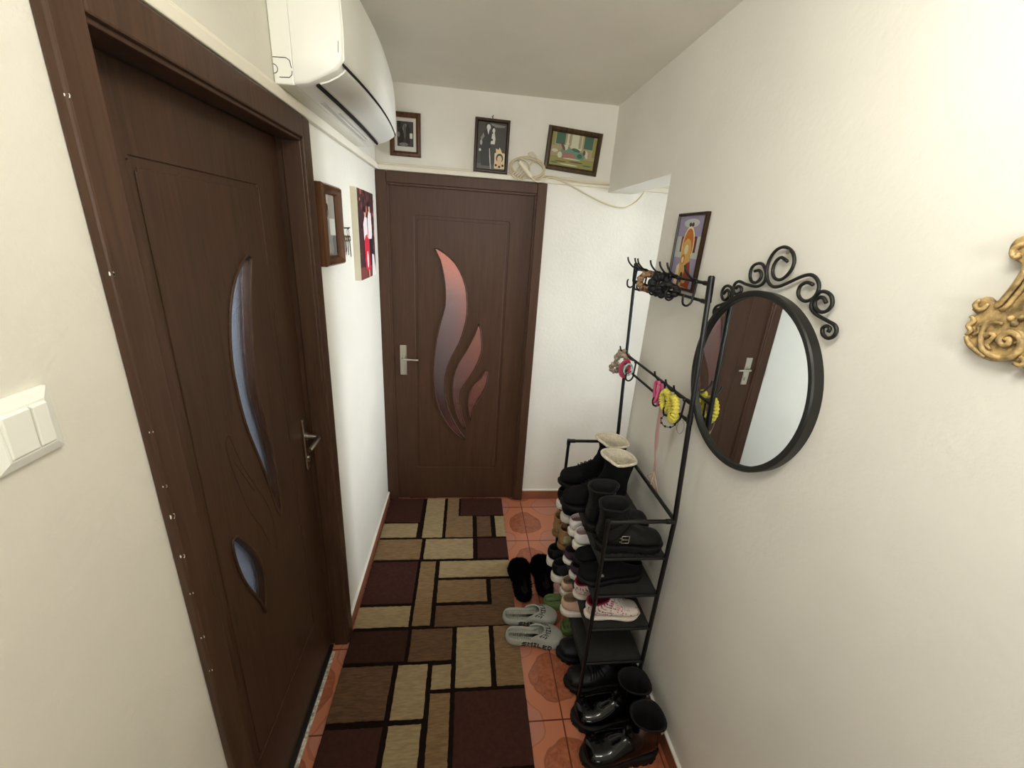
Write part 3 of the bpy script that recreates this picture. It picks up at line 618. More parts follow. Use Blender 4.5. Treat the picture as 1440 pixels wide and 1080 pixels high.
# ================================================================ GILT ORNAMENT
M_GOLD = mat('antique_gilt', (168, 142, 94), .45, .1, noise=.5, nscale=60, bump=.4, bscale=90)
M_GOLDD = mat('dark_gilt_patina', (122, 92, 44), .5, .3)  # darker patina tone, used for the rope edge
go = tag(empty('gilt_wall_ornament', (W, .41, 1.66)), 'carved baroque gilt wall ornament at the right edge of the photo', 'wall ornament')
AX = .405
half = [(a, b) for a, b in GOLD]
out = [(AX, 1.862), (.45, 1.852), (.472, 1.842)]+half+[(.412, 1.648), (AX, 1.644)]
full = cr2(out+[(2*AX-a, b) for a, b in reversed(out[1:-1])], 2)
plate2d('plaque', [full], .014, .005, lambda u, v, w: (W-.0085-w, u, v), M_GOLD, go)
def gtube(pts, r, x=W-.019, name='carved_scroll'):
    for sg in (0, 1):
        p = [(x, (2*AX-a) if sg else a, b) for a, b in pts]; q = smoothpath(p, 3); n_ = len(q)
        mb = MB(); mb.tube(q, [r*(.45+.55*sin(pi*(.12+.8*k/(n_-1)))) for k in range(n_)], 8); mb.build(name, M_GOLD, go, smooth='all')
gtube(g1, .0045); gtube(g2, .0035); gtube([(a-.008, b-.004) for a, b in g2], .003); gtube(g3, .004); gtube(g4, .0032)
gtube([(.452, 1.700), (.444, 1.707), (.436, 1.703), (.434, 1.695), (.441, 1.690)], .003)
gtube([(.503, 1.742), (.506, 1.734), (.500, 1.728), (.494, 1.730), (.490, 1.738)], .0035)
gtube([(.505, 1.716), (.498, 1.711), (.503, 1.702), (.497, 1.695), (.501, 1.688)], .0035)
gtube([(.500, 1.686), (.494, 1.678), (.486, 1.672), (.478, 1.668), (.466, 1.663)], .004)
gtube([(.493, 1.690), (.486, 1.696), (.490, 1.704), (.482, 1.708)], .003)
gtube([(.432, 1.664), (.424, 1.662), (.420, 1.668), (.428, 1.674)], .0035)
for a in [(.4475, 1.6885), (.4775, 1.693), (.489, 1.8115), (.458, 1.722), (.452, 1.716), (.447, 1.725)]:
    for sg in (0, 1):
        mb = MB(); y_ = 2*AX-a[0] if sg else a[0]
        mb.loft([[(W-.015-.006*sin(t_), y_+.0052*cos(t_)*cos(p), a[1]+.0052*cos(t_)*sin(p)) for p in [2*pi*k/10 for k in range(10)]] for t_ in (0, .5, 1.0, 1.45)], True); mb.build('gilt_bead', M_GOLD, go, smooth='all')
mb = MB(); mb.tube([(W-.018, AX+.040*cos(a), 1.765+.062*sin(a)) for a in [2*pi*k/40 for k in range(40)]], .005, 8, loop=True); mb.build('oval_rim', M_GOLD, go, smooth='all')
mb = MB(); n_ = 60; mb.tube([(W-.018, AX+(.032+.0012*(k % 2))*cos(2*pi*k/n_), 1.765+(.053+.0012*(k % 2))*sin(2*pi*k/n_)) for k in range(n_)], .0022, 6, loop=True); mb.build('rope_edge', M_GOLDD, go)
mb = MB(); mb.loft([[(x, AX+.036*cos(a), 1.765+.058*sin(a)) for a in [2*pi*k/40 for k in range(40)]] for x in (W-.014, W-.0165)], True); mb.build('oval_panel', mat('ivory_enamel', (222, 208, 172), .35), go)
# ================================================================ CABLE
M_CABLE = mat('cream_cable_sheath', (206, 194, 164), .45)
cb = tag(empty('coiled_cable', (.82, D-.03, 2.1)), 'coil of cream electrical cable on the far door frame, its end looping to the beam', 'cable')
Yc = D-.032
mb = MB()
def el(cx, cz, rx, rz, n_=26, ph=0, y=Yc, tl=0): return [(cx+rx*cos(a)*cos(tl)-rz*sin(a)*sin(tl), y+.006*sin(3*a), cz+rx*cos(a)*sin(tl)+rz*sin(a)*cos(tl)) for a in [ph+2*pi*k/n_ for k in range(n_)]]
mb.tube(el(.815, 2.150, .098, .050, y=Yc), .0042, 8, loop=True)
mb.tube(el(.818, 2.146, .090, .048, y=Yc-.008, tl=-.08), .0042, 8, loop=True)
mb.tube(el(.775, 2.138, .052, .050, y=Yc-.012, tl=.2), .0042, 8, loop=True)
mb.tube(el(.868, 2.140, .045, .046, y=Yc-.010, tl=-.2), .0038, 8, loop=True)
mb.build('coil', M_CABLE, cb, smooth='all')
mb = MB()
for k in range(5):
    x0 = .752+.014*k; mb.tube(smoothpath([(x0+.022, Yc-.02, 2.155-.006*k), (x0, Yc-.024, 2.128-.006*k), (x0-.018, Yc-.022, 2.108-.004*k), (x0-.012, Yc-.014, 2.098-.002*k)], 3), .0034, 8)
mb.build('folded_strands', M_CABLE, cb, smooth='all')
mb = MB(); mb.loft([[(.768+.068*t_+.011*cos(a)*.7, Yc-.03+.009*sin(a), 2.172-.072*t_+.011*cos(a)*.72) for a in [2*pi*k/10 for k in range(10)]] for t_ in (0, .2, .5, .8, 1)], True); mb.build('plug_body', mat('cream_plastic', (222, 214, 190), .4), cb, smooth=40)
mb = MB(); mb.tube([(.768, Yc-.026, 2.172), (.758, Yc-.02, 2.182)], .0022, 6); mb.tube([(.776, Yc-.034, 2.176), (.766, Yc-.028, 2.187)], .0022, 6); mb.build('plug_pin', M_STEEL, cb)
mb = MB(); mb.tube(smoothpath([(.836, Yc-.03, 2.100), (.86, Yc-.03, 2.082), (.90, Yc-.02, 2.086), (.935, Yc-.006, 2.109), (.985, Yc, 2.106), (1.06, Yc, 2.082), (1.18, Yc, 2.034), (1.28, Yc, 2.000), (1.375, Yc, 1.985), (1.43, Yc, 2.004), (1.462, Yc-.03, 2.04), (1.475, Yc-.06, 2.085), (1.478, Yc-.07, 2.17)], 5), .0040, 8); mb.build('loose_end', M_CABLE, cb, smooth='all')
mb = MB(); mb.tube(smoothpath([(.835, Yc-.01, 2.20), (.815, Yc-.01, 2.215), (.84, Yc-.014, 2.222), (.862, Yc-.01, 2.20)], 4), .0034, 8); mb.tube(smoothpath([(.88, Yc-.01, 2.108), (.96, Yc+.006, 2.115), (1.08, Yc+.010, 2.099), (1.29, Yc+.012, 2.100)], 4), .0038, 8); mb.build('second_strand', M_CABLE, cb, smooth='all')
# ================================================================ SHOE RACK WITH HOOK FRAME
rk = tag(empty('shoe_rack', (1.13, 1.385, 0)), 'tall black metal shoe rack with fabric shelves and a hook frame against the right wall', 'shoe rack')
XF, XB, Y0, Y1, ZR = 1.01, 1.25, 1.085, 1.685, .885
def lean(y, z): return y + (z-ZR)*(.095 if z > ZR else 0)
R_ = .0085
for (x, y, top) in ((XF, Y0, ZR), (XF, Y1, ZR)):
    mb = MB(); mb.cyl((x, y, .004), (x, y, top), .0075, 14); mb.build('leg', M_BLACKMETAL, rk, smooth=35)
    mb = MB(); mb.cyl((x, y, 0), (x, y, .02), .0105, 14); mb.build('foot_cap', M_BLACKMETAL, rk, smooth=35)
for y in (Y0, Y1):
    mb = MB(); mb.tube([(XB, y, .004), (XB, y, ZR), (XB-.006, lean(y, 1.28), 1.28)], [.0085, .0085, .0082], 14)
    mb.cyl((XB-.006, lean(y, 1.27), 1.27), (XB-.012, lean(y, 1.715), 1.715), .0078 , 14); mb.cyl((XB-.006, lean(y, 1.245), 1.245), (XB-.006, lean(y, 1.275), 1.275), .0098, 14); mb.cyl((XB-.011, lean(y, 1.635), 1.635), (XB-.012, lean(y, 1.712), 1.712), .0102, 14)
    mb.build('tall_post', M_BLACKMETAL, rk, smooth=35)
    mb = MB(); mb.cyl((XB, y, 0), (XB, y, .02), .0105, 14); mb.build('foot_cap', M_BLACKMETAL, rk, smooth=35)
for y in (Y0, Y1):
    mb = MB(); mb.cyl((XF, y, ZR), (XB, y, ZR), .0075, 14); mb.cyl((XF, y, ZR), (XF+.03, y, ZR), .0095, 14); mb.cyl((XB-.03, y, ZR), (XB, y, ZR), .0095, 14); mb.cyl((XF, y, ZR-.02), (XF, y, ZR+.008), .0095, 14); mb.build('top_end_bar', M_BLACKMETAL, rk, smooth=35)
mb = MB(); mb.cyl((XB, Y0, ZR+.004), (XB, Y1, ZR+.004), .0075, 14); mb.build('top_rear_bar', M_BLACKMETAL, rk, smooth=35)
SH = (.725, .552, .385, .205)
M_FAB = mat('black_nonwoven_fabric', (38, 38, 35), .75, bump=.3, bscale=500, noise=.12, nscale=30)
for k, z in enumerate(SH):
    for y in (Y0, Y1):
        mb = MB(); mb.cyl((XF, y, z), (XB, y, z), .0065, 12); mb.build('shelf_end_bar', M_BLACKMETAL, rk, smooth=35)
    for x in (XF, XB):
        mb = MB(); mb.cyl((x, Y0+.004, z-.006), (x, Y1-.004, z-.006), .0055, 12); mb.build('shelf_side_bar', M_BLACKMETAL, rk, smooth=35)
    mb = MB(); n_ = 16; m_ = 8; top = []
    for i in range(n_+1):
        y = Y0+.006+(Y1-Y0-.012)*i/n_
        row = [(XF-.0065, y, z-.030+.003*sin(9*i/n_*pi)), (XF-.0068, y, z-.010)]
        for j in range(m_+1):
            u = j/m_; sag = -.010*sin(pi*u)*sin(pi*min(1, max(0, i/n_)))**.6
            row.append((XF-.004+(XB-XF+.006)*u, y, z+.002+sag))
        row += [(XB+.0068, y, z-.010), (XB+.0065, y, z-.028)]
        top.append(row)
    bot = [[(x+(.0012 if x < 1.1 and zz < z-.005 else (-.0012 if x > 1.2 and zz < z-.005 else 0)), y, zz-.0015) for x, y, zz in r] for r in top]
    mb.loft([a+list(reversed(b)) for a, b in zip(top, bot)], True)
    mb.build('fabric_shelf', M_FAB, rk, smooth=50)
def post_x(z): return XB-.006-.006*(z-1.27)/.445
RAILS = {'upper': (1.690, 1.636), 'middle': (1.312, 1.250)}
for zz in (1.690, 1.636, 1.312, 1.250):
    mb = MB(); a = (post_x(zz), lean(Y0, zz), zz); b = (post_x(zz), lean(Y1, zz), zz); mb.cyl(a, b, .0052, 12)
    mb.cyl(a, (a[0], a[1]+.035, zz), .0072, 12); mb.cyl(b, (b[0], b[1]-.03, zz), .0072, 12); mb.build('hook_rail', M_BLACKMETAL, rk, smooth=35)
def hook(y, z1, z0):
    x = post_x(z1)
    mb = MB(); mb.tube(smoothpath([(x-.052, y+.004, z1+.048), (x-.046, y+.002, z1+.030), (x-.026, y, z1+.010), (x-.008, y, z1+.006), (x-.004, y, z1-.004), (x-.006, y, z0+.01), (x-.009, y, z0-.012), (x-.022, y, z0-.024), (x-.036, y, z0-.018), (x-.040, y, z0+.002), (x-.036, y, z0+.010)], 3), .0036, 8)
    mb.cyl((x, y, z1), (x-.010, y, z1), .0062, 8)
    mb.build('double_hook', M_BLACKMETAL, rk, smooth='all')
for y in (1.735, 1.655, 1.625, 1.50, 1.42, 1.36, 1.235): hook(y, 1.690, 1.636)
for y in (1.68, 1.60, 1.315, 1.225, 1.165): hook(y, 1.312, 1.250)
# ---------------------------------------------------------------- hair ties and scrunchies hung on the hooks
def scrunchie(name, label, c, R, r, ax, m_, waves=17, cat='scrunchie', tilt=0, amp=.28, group=None, dims=(1, 1)):
    """ruffled ring; ax = unit normal of the ring plane"""
    t = tag(empty(name, c, world=False), label, cat, group)
    n = Vector(ax).normalized(); u = Vector((0, 0, 1)); u = (u-n*u.dot(n)).normalized(); v = n.cross(u)
    N_, K = waves*6, 12; rings = []
    for i in range(N_):
        a = 2*pi*i/N_; er = u*cos(a)*dims[1]+v*sin(a)*dims[0]; ruff = 1+amp*sin(waves*a)+amp*.4*sin(waves*1.7*a+1)
        rings.append([er*(R+r*ruff*cos(b)*(1 if cos(b) > 0 else .6)) + n*r*.9*sin(b)*(1+.25*sin(waves*a+1.3)) for b in [2*pi*k/K for k in range(K)]])
    mb = MB(); mb.loft(rings, True, False, False, True); o = mb.build('gathered_fabric', m_, t, smooth='all'); return t
def tie(name, label, c, R, r, ax, m_, cat='hair tie', dims=(1, 1), beads=0):
    t = tag(empty(name, c, world=False), label, cat)
    n = Vector(ax).normalized(); u = Vector((0, 0, 1)); u = (u-n*u.dot(n)).normalized(); v = n.cross(u)
    mb = MB(); mb.tube([u*cos(a)*R*dims[1]+v*sin(a)*R*dims[0]+n*.002*sin(2*a) for a in [2*pi*k/28 for k in range(28)]], r, 8, loop=True); bo = mb.build('band', m_, t, smooth='all')
    if beads:
        for k in range(beads):
            a = 2*pi*k/beads; p = u*cos(a)*R*dims[1]+v*sin(a)*R*dims[0]; bb = MB(); bb.tube([p-v*.004, p-v*.002, p, p+v*.002, p+v*.004], [.001, .0035, .0042, .0035, .001], 8); bb.build('bead', m_, bo, smooth='all')
    return t
M_LEO = mat('leopard_print_fabric', (176, 140, 104), .8, rgb2=(50, 34, 26), nscale=75)
M_LEO2 = mat('taupe_print_fabric', (196, 180, 158), .8, rgb2=(96, 82, 70), nscale=60)
M_BLKFAB = mat('black_satin_fabric', (13, 13, 14), .6)
M_YEL = mat('yellow_terry_fabric', (216, 204, 84), .85, bump=.5, bscale=300, noise=.12, nscale=40)
M_PINK = mat('pink_elastic', (206, 92, 132), .7)
M_DPINK = mat('crimson_elastic', (196, 60, 90), .7)
px = lambda z: post_x(z)-.024
scrunchie('hair_scrunchie', 'leopard print scrunchie looped over the top hooks of the rack', (px(1.66)-.004, 1.555, 1.655), .026, .016, (.25, 1, 0), M_LEO, 9, amp=.16)
scrunchie('hair_scrunchie', 'black satin scrunchie beside the leopard print one on the top hooks', (px(1.66)-.006, 1.44, 1.657), .024, .019, (.2, 1, .1), M_BLKFAB, 8, amp=.16)
scrunchie('hair_scrunchie', 'flattened black scrunchie sagging below the top hooks in front of the icon', (px(1.64)-.004, 1.375, 1.645), .026, .014, (.9, .6, .1), M_BLKFAB, 9, dims=(1.2, .7), amp=.16)
scrunchie('hair_scrunchie', 'taupe print scrunchie on the far end of the middle rail', (px(1.28)-.008, 1.690, 1.290), .026, .020, (.6, .8, .1), M_LEO2, 9, dims=(.8, 1.2), amp=.18)
scrunchie('hair_scrunchie', 'small taupe print scrunchie hanging lowest at the far post', (px(1.25)-.030, 1.705, 1.252), .014, .014, (.5, 1, .1), M_LEO2, 8, amp=.18)
tie('hair_tie', 'crimson hair tie next to the taupe scrunchie at the far post', (px(1.28)-.006, 1.640, 1.272), .032, .005, (.1, 1, .05), M_DPINK, dims=(.6, 1.2))
tie('hair_tie', 'pink hair tie hung between the crimson one and the far post', (px(1.28)-.006, 1.655, 1.262), .034, .004, (.1, 1, -.05), M_PINK, dims=(.6, 1.1))
tie('hair_tie', 'mint green and white striped hair tie beside the crimson one', (px(1.28)-.002, 1.618, 1.272), .026, .004, (.1, 1, .1), mat('mint_white_elastic', (216, 232, 226), .7, rgb2=(90, 158, 150), nscale=150), dims=(.7, 1))
tie('headband', 'pink stretch headband on the middle hooks left of the yellow scrunchies', (px(1.27)-.008, 1.318, 1.283), .036, .0062, (.9, -.15, 0), M_PINK, 'headband', dims=(.6, 1.1))
tie('headband', 'purple pink headband hanging just behind the yellow scrunchies', (px(1.27)-.006, 1.292, 1.279), .034, .006, (.9, -.2, 0), mat('mauve_elastic', (176, 84, 124), .7), 'headband', dims=(.5, 1.15))
scrunchie('hair_scrunchie', 'yellow ruffled scrunchie nearest the wall mirror', (px(1.27)-.008, 1.178, 1.272), .034, .0125, (.9, -.2, .05), M_YEL, 21, amp=.10, dims=(.8, 1.1))
scrunchie('hair_scrunchie', 'yellow ruffled scrunchie behind its twin on the middle hooks', (px(1.27)-.008, 1.238, 1.278), .030, .0125, (.9, .12, .1), M_YEL, 21, amp=.10, dims=(.7, 1.05))
tie('bracelet', 'dark beaded bracelet hanging under the yellow scrunchies', (px(1.24)-.006, 1.195, 1.222), .026, .0014, (.3, 1, 0), M_BLKFAB, 'bracelet', beads=9)
tie('bracelet', 'thin silver bangle hanging from the middle rail by the near post', (px(1.23)+.002, 1.130, 1.228), .024, .0014, (.5, 1, 0), M_STEEL, 'bracelet', dims=(.45, 1))
# pink ribbon hanging down the wall with its lace tag
rb = tag(empty('pink_ribbon', (1.262, 1.31, 1.2)), 'sheer pale pink ribbon hanging from the middle rail down the wall', 'ribbon')
M_RIB = mat('sheer_pink_satin', (226, 188, 180), .5, trans=.35, ior=1.1)
mb = MB(); path = [(1.238, 1.312, 1.262), (1.240, 1.314, 1.20), (1.245, 1.316, 1.13), (1.250, 1.316, 1.06), (1.256, 1.314, 1.01), (1.262, 1.312, .97), (1.264, 1.308, .93)]
P_ = smoothpath(path, 4); wv = [.005, .012, .016, .012, .004, .012, .008]
rings = []
for i, p in enumerate(P_):
    t_ = i/(len(P_)-1)*6; k = min(5, int(t_)); w_ = wv[k]+(wv[k+1]-wv[k])*(t_-k); rings.append([(p.x-.003*sin(i), p.y-w_, p.z), (p.x+.001, p.y-w_*.3, p.z), (p.x-.002, p.y+w_*.4, p.z), (p.x, p.y+w_, p.z), (p.x+.001, p.y+w_, p.z), (p.x-.001, p.y+w_*.4, p.z), (p.x+.002, p.y-w_*.3, p.z), (p.x-.0022*sin(i)+.001, p.y-w_, p.z)])
mb.loft(rings, True); mb.build('ribbon_band', M_RIB, rb, smooth='all')
mb = MB()
for k in range(9): a = .5*k; mb.tube([(1.262, 1.308, .945), (1.262+.012*sin(k*2.1), 1.285+.008*k*.8, .905+.01*cos(a*3)), (1.266, 1.262+.007*k, .888-.004*k*.3)], .0022, 6)
mb.build('lace_rosette', mat('beige_lace', (182, 160, 140), .8), rb, smooth='all')
# ================================================================ SHOES
def ring(A, B, w, e=2.3, off=0, n=28, flat=None):
    A = Vector((A[0], 0, A[1])); B = Vector((B[0], 0, B[1])); c = (A+B)/2; a = (A-B)/2; L = max(a.length, 1e-4); out = []
    for k in range(n):
        t = 2*pi*k/n; cu, su = cos(t), sin(t)
        u = math.copysign(abs(cu)**(2/e), cu); v = math.copysign(abs(su)**(2/e), su)
        p = c+a*u*(L+off)/L; y = v*(w+off)*(1-.14*u)
        out.append([p.x, y, p.z])
    return out
def interp(spec, t):      # spec: list of (ax, az, bx, bz, w); t in 0..len-1, Catmull-Rom
    i = min(int(t), len(spec)-2); f = t-i
    p = [spec[max(i-1, 0)], spec[i], spec[i+1], spec[min(i+2, len(spec)-1)]]
    return [.5*((2*b)+(-a+c)*f+(2*a-5*b+4*c-d)*f*f+(-a+3*b-3*c+d)*f**3) for a, b, c, d in zip(*p)]
LOW = [(.257,.026,.259,.018,.010), (.252,.040,.256,.014,.024), (.240,.052,.248,.012,.035), (.215,.060,.22,.012,.043), (.185,.068,.185,.012,.0455), (.160,.082,.145,.012,.0435), (.138,.096,.095,.012,.040), (.124,.104,.045,.012,.037), (.114,.108,.010,.024,.035), (.108,.110,-.001,.052,.032), (.106,.108,.004,.082,.030)]
BOOT = LOW[:-3]+[(.118,.118,.012,.024,.037), (.110,.130,.000,.055,.037), (.106,.145,.002,.095,.038), (.106,.165,.003,.130,.041), (.110,.190,-.001,.170,.044), (.114,.205,-.004,.190,.045)]
BOOT = BOOT[:]
ANK = LOW[:-3]+[(.116,.114,.010,.024,.036), (.108,.122,.000,.055,.035), (.104,.132,.004,.095,.036), (.106,.150,.002,.130,.039)]
HW = [(0,0), (.015,.016), (.05,.027), (.12,.034), (.25,.035), (.42,.033), (.55,.038), (.70,.047), (.82,.046), (.90,.038), (.96,.025), (.99,.012), (1,0)]
def hw(s):
    for (a, b), (c, d) in zip(HW, HW[1:]):
        if s <= c: return b+(d-b)*(s-a)/(c-a)
    return 0
def outline(L, Wf, off=0, n=26, side=0):
    ss = [(.5-.5*cos(pi*i/n)) for i in range(n+1)]
    c = lambda s: side*.010*sin(pi*s)**2*(s-.4)*2
    up = [(L*s+(off if s > .98 else (-off if s < .02 else 0)), hw(s)*Wf+off+c(s)) for s in ss]
    lo = [(L*s+(off if s > .98 else (-off if s < .02 else 0)), -hw(s)*Wf-off+c(s)) for s in ss[1:-1]]
    return up, lo
def shoe(name, label, loc, rz, spec=LOW, L=.265, Wf=1.0, Hf=1.0, th=(.026, .018), up=None, sole=None, lin=None, rim=None, toe_cap=None, heel_tab=None, laces=None, stripe=None, buckle=None, tread=0, cuff=None, gap=None, cat='shoe', group=None, over=.004, bands=(), zoff=0, lug=None, tongue=None, notch=None):
    t = tag(empty(name, loc, rz, world=False), label, cat, group)
    k = L/.265; ts = th[0]; N_ = len(spec)-1
    def rg(tt, off=0, e=2.4):
        a = interp(spec, tt); zz = lambda z: (z-.012)*k*Hf+ts*.9
        r = ring((a[0]*k, zz(a[1])), (a[2]*k, zz(a[3])), a[4]*Wf*k, e, off)
        for p in r:
            s = min(max(p[0]/L, 0), 1); zmin = th[0]+(th[1]-th[0])*s-.003
            if p[2] < zmin: p[2] = zmin
            p[2] += .004*max(0, (s-.75)/.25)**2
        if notch and tt > N_-1.5:
            for q in range(28):
                dq = min(abs(q-notch[0]), 28-abs(q-notch[0])); g_ = math.exp(-(dq/notch[2])**2)*min(1, (tt-N_+1.5)/1.5)
                r[q][2] -= notch[1]*g_
        return r
    M3 = N_*4
    mb = MB(); mb.loft([rg(N_*i/M3) for i in range(M3+1)]+[rg(N_, -.0015)], True, True, False); mb.build('upper', up, t, smooth=60)
    mb = MB(); T0 = N_-(3.0 if spec is LOW else (3.5 if spec is ANK else 5.0))
    mb.loft([rg(N_, .0004), [[p[0], p[1], p[2]+.0015] for p in rg(N_, -.001)]]+[rg(N_-(N_-T0)*i/8, -.0045) for i in range(4)], True, False, False); mb.mi = 1; mb.loft([rg(N_-(N_-T0)*i/8, -.0045) for i in range(3, 9)]+[rg(T0, -.012)], True, False, True); mb.build('lining', [lin or up, M_DKFAB if lin is M_FLEECE else (lin or up)], t, smooth=60)  # fleece turns dark lower down: inner shade painted in as colour
    if rim:
        mb = MB(); r = rg(N_, 0); mb.tube([Vector(p)+Vector((0, 0, rim[1]*.3)) for p in r], rim[1], 8, loop=True); mb.build('collar_trim', rim[0], t, smooth='all')
    # sole
    mb = MB()
    def lvl(off, f):
        u_, l_ = outline(L, Wf*k, off); pts = u_+list(reversed(l_))
        return [(x, y, f(min(max(x/L, 0), 1))) for x, y in pts]
    lift = lambda s: .009*max(0, (s-.72)/.28)**2
    top = lambda s: th[0]+(th[1]-th[0])*s+.004*max(0, (s-.75)/.25)**2
    lv = [lvl(over-.005, lambda s: lift(s)), lvl(over-.001, lambda s: lift(s)+.003), lvl(over, lambda s: top(s)*.5+lift(s)*.5), lvl(over-.001, lambda s: top(s)-.002), lvl(over-.004, lambda s: top(s))]
    mb.loft(lv, True)
    so = mb.build('sole', sole, t, smooth=50)
    if tread:
        mb = MB(); u_, l_ = outline(L, Wf*k, over+.001, n=22); pts = u_+list(reversed(l_)); 
        for i in range(0, len(pts)):
            (x0, y0), (x1, y1) = pts[i], pts[(i+1) % len(pts)]; s = min(max(x0/L, 0), 1)
            if i % 2: continue
            cx, cy = L*.5, 0
            f_ = lambda x, y, q: (cx+(x-cx)*q, y*q)
            a, b = (x0, y0), (x1, y1); ai, bi = f_(*a, .86), f_(*b, .86); z0_ = lift(s); z1_ = z0_+tread
            mb.loft([[(*a, z0_), (*b, z0_), (*bi, z0_), (*ai, z0_)], [(*a, z1_), (*b, z1_), (*bi, z1_), (*ai, z1_)]], True)
        mb.build('tread', lug or sole, t)
    def band(nm, t0, t1, off, m_, n=4, a0=0, a1=28):
        rs = [rg(t0+(t1-t0)*i/n, off) for i in range(n+1)]; full_ = (a0 == 0 and a1 == 28)
        pick = lambda r: r if full_ else [r[q % 28] for q in range(a0, a1+1)]
        mb = MB(); ro = [pick(r) for r in rs]; ri = [pick(rg(t0+(t1-t0)*i/n, off-.002)) for i in range(n+1)]
        if full_: mb.loft(ro+list(reversed(ri)), True, False, False, True)
        else: mb.loft([a_+list(reversed(b_)) for a_, b_ in zip(ro, ri)], True)
        return mb.build(nm, m_, t, smooth=50)
    if toe_cap: band('toe_cap', .15, 3.1, .0012, toe_cap, 8)
    if heel_tab: band('heel_tab', N_-2.6, N_-.2, .0016, heel_tab, 6, 10, 18)
    if stripe: band('side_stripe', 4.6, 5.6, .0014, stripe, 4, 4, 10); band('side_stripe', 4.6, 5.6, .0014, stripe, 4, 18, 24)
    if cuff: band('cuff', N_-1.0, N_-.02, .003, cuff, 5)
    for (nm, t0, t1, o_, m_, a0, a1) in bands: band(nm, t0, t1, o_, m_, 5, a0, a1)
    if tongue:
        a = interp(spec, N_-.1); mb = MB(); zz = lambda z: (z-.012)*k*Hf+ts*.9
        mb.loft([[(x_*k, y_*Wf, zz(z_)) for x_, y_, z_ in r] for r in ([(.166,-.017,.083),(.166,.017,.083),(.160,.017,.079),(.160,-.017,.079)], [(.130,-.021,.108),(.130,.021,.108),(.124,.020,.102),(.124,-.020,.102)], [(.108,-.022,.130),(.108,.022,.130),(.102,.020,.126),(.102,-.020,.126)])], True)
        mb.build('tongue', tongue, t, bevel=.002)
    if laces:
        for i in range(5):
            tt = 4.35+.52*i; r = rg(tt, .0035); pts = [Vector(r[q % 28]) for q in range(-5, 6)]
            mb = MB(); mb.tube(smoothpath([p+Vector((.004*sin(j*.6+i), 0, 0)) for j, p in enumerate(pts)], 2), .0023, 6); mb.build('lace', laces, t, smooth='all')
    if buckle:
        r = rg(buckle[0], .004); q = buckle[1]; c_ = (Vector(r[q % 28])); nx_ = Vector((0, 0, 1)); al = Vector((1, 0, 0))
        nn = nx_.cross(al).normalized(); 
        if nn.y*c_.y < 0: nn = -nn
        b_ = buckle[2]; c_ += nn*.002
        mb = MB(); mb.tube([c_+nx_*b_*sx+al*b_*sy*.9 for sx, sy in ((-1,-1), (-1,0), (-1,1), (0,1), (1,1), (1,0), (1,-1), (0,-1))], .0017, 8, loop=True); mb.tube([c_-al*b_*.9, c_+al*b_*.9+nn*.001], .0015, 8); bo = mb.build('buckle', M_STEEL, t, smooth='all')
        for sx in (-.5, .5):
            mb = MB(); mb.cyl(c_-al*b_*1.3+nx_*b_*sx, c_-al*b_*1.3+nx_*b_*sx+nn*.0035, .0018, 8); mb.build('stud', M_STEEL, bo, smooth='all')
    return t
M_BLKL = mat('black_leather', (17, 17, 18), .42, bump=.25, bscale=220, spec=.35)
M_BLKS = mat('black_suede', (14, 14, 16), .9, spec=.2, bump=.2, bscale=300)
M_PATENT = mat('black_patent_leather', (5, 5, 6), .08, spec=.4)
M_RUB = mat('black_rubber', (14, 14, 14), .6, spec=.3)
M_FLEECE = mat('cream_fleece', (238, 228, 202), .95, bump=.9, bscale=200, noise=.08, nscale=80, sheen=.3)
M_WSOLE = mat('white_rubber', (226, 220, 206), .5)
M_WLEA = mat('white_leather', (228, 220, 216), .45)
M_PURP = mat('dark_purple_knit', (66, 42, 58), .8, bump=.4, bscale=400)
M_TAN = mat('tan_suede', (150, 112, 72), .85, noise=.12, nscale=50)
M_KHAKI = mat('khaki_canvas', (172, 162, 124), .8, noise=.15, nscale=40)
M_BLUSH = mat('blush_knit', (214, 178, 156), .8, bump=.3, bscale=300)
M_BEIGE = mat('beige_insole', (170, 150, 116), .8, noise=.1, nscale=40)
M_FLOR = mat('white_shoe_with_pink_speckle', (226, 216, 204), .45)
M_CRIM = mat('crimson_velour', (132, 18, 52), .8)
M_DKFAB = mat('black_lining_and_boot_shade', (18, 18, 18), .9)  # black linings, and the painted shade deep in the fleece boots
S1, S2, S3, S4 = [z+.002 for z in SH]
P = pi
# top shelf: buckle boots (toes to the wall) and fleece-lined boots (toes out)
kw = dict(spec=BOOT, L=.255, up=M_BLKL, sole=M_RUB, lin=M_DKFAB, Hf=.93, th=(.030, .024), tread=.009, cat='boot', cuff=M_BLKL, notch=(22, .010, 1.5),
          bands=(('ankle_strap', 6.7, 7.5, .0028, M_BLKL, 0, 28), ('ankle_strap', 8.9, 9.7, .0026, M_BLKL, 0, 28)))
shoe('ankle_boot', 'black leather ankle boot with a silver buckle, nearest on the top shelf', (1.000, 1.146, S1), 0, buckle=(6.6, 21, .015), **kw)
shoe('ankle_boot', 'black leather ankle boot behind the buckled one nearest on the top shelf', (.990, 1.255, S1), 0, buckle=(6.6, 21, .015), **kw)
WINTER = BOOT[:-3]+[(.102,.165,.000,.130,.044), (.112,.192,-.008,.170,.050), (.120,.207,-.014,.192,.053)]
kw = dict(spec=WINTER, L=.275, up=M_BLKS, sole=M_RUB, lin=M_FLEECE, rim=(M_FLEECE, .0060), Hf=1.08, notch=(6, .015, 1.8), th=(.028, .022), cat='boot', Wf=1.08, laces=M_BLKS)
shoe('winter_boot', 'black winter boot with cream fleece lining, the nearer of the pair', (1.200, 1.400, S1), P, **kw)
shoe('winter_boot', 'black winter boot with cream fleece lining at the far end of the top shelf', (1.222, 1.545, S1), P-.06, **kw)
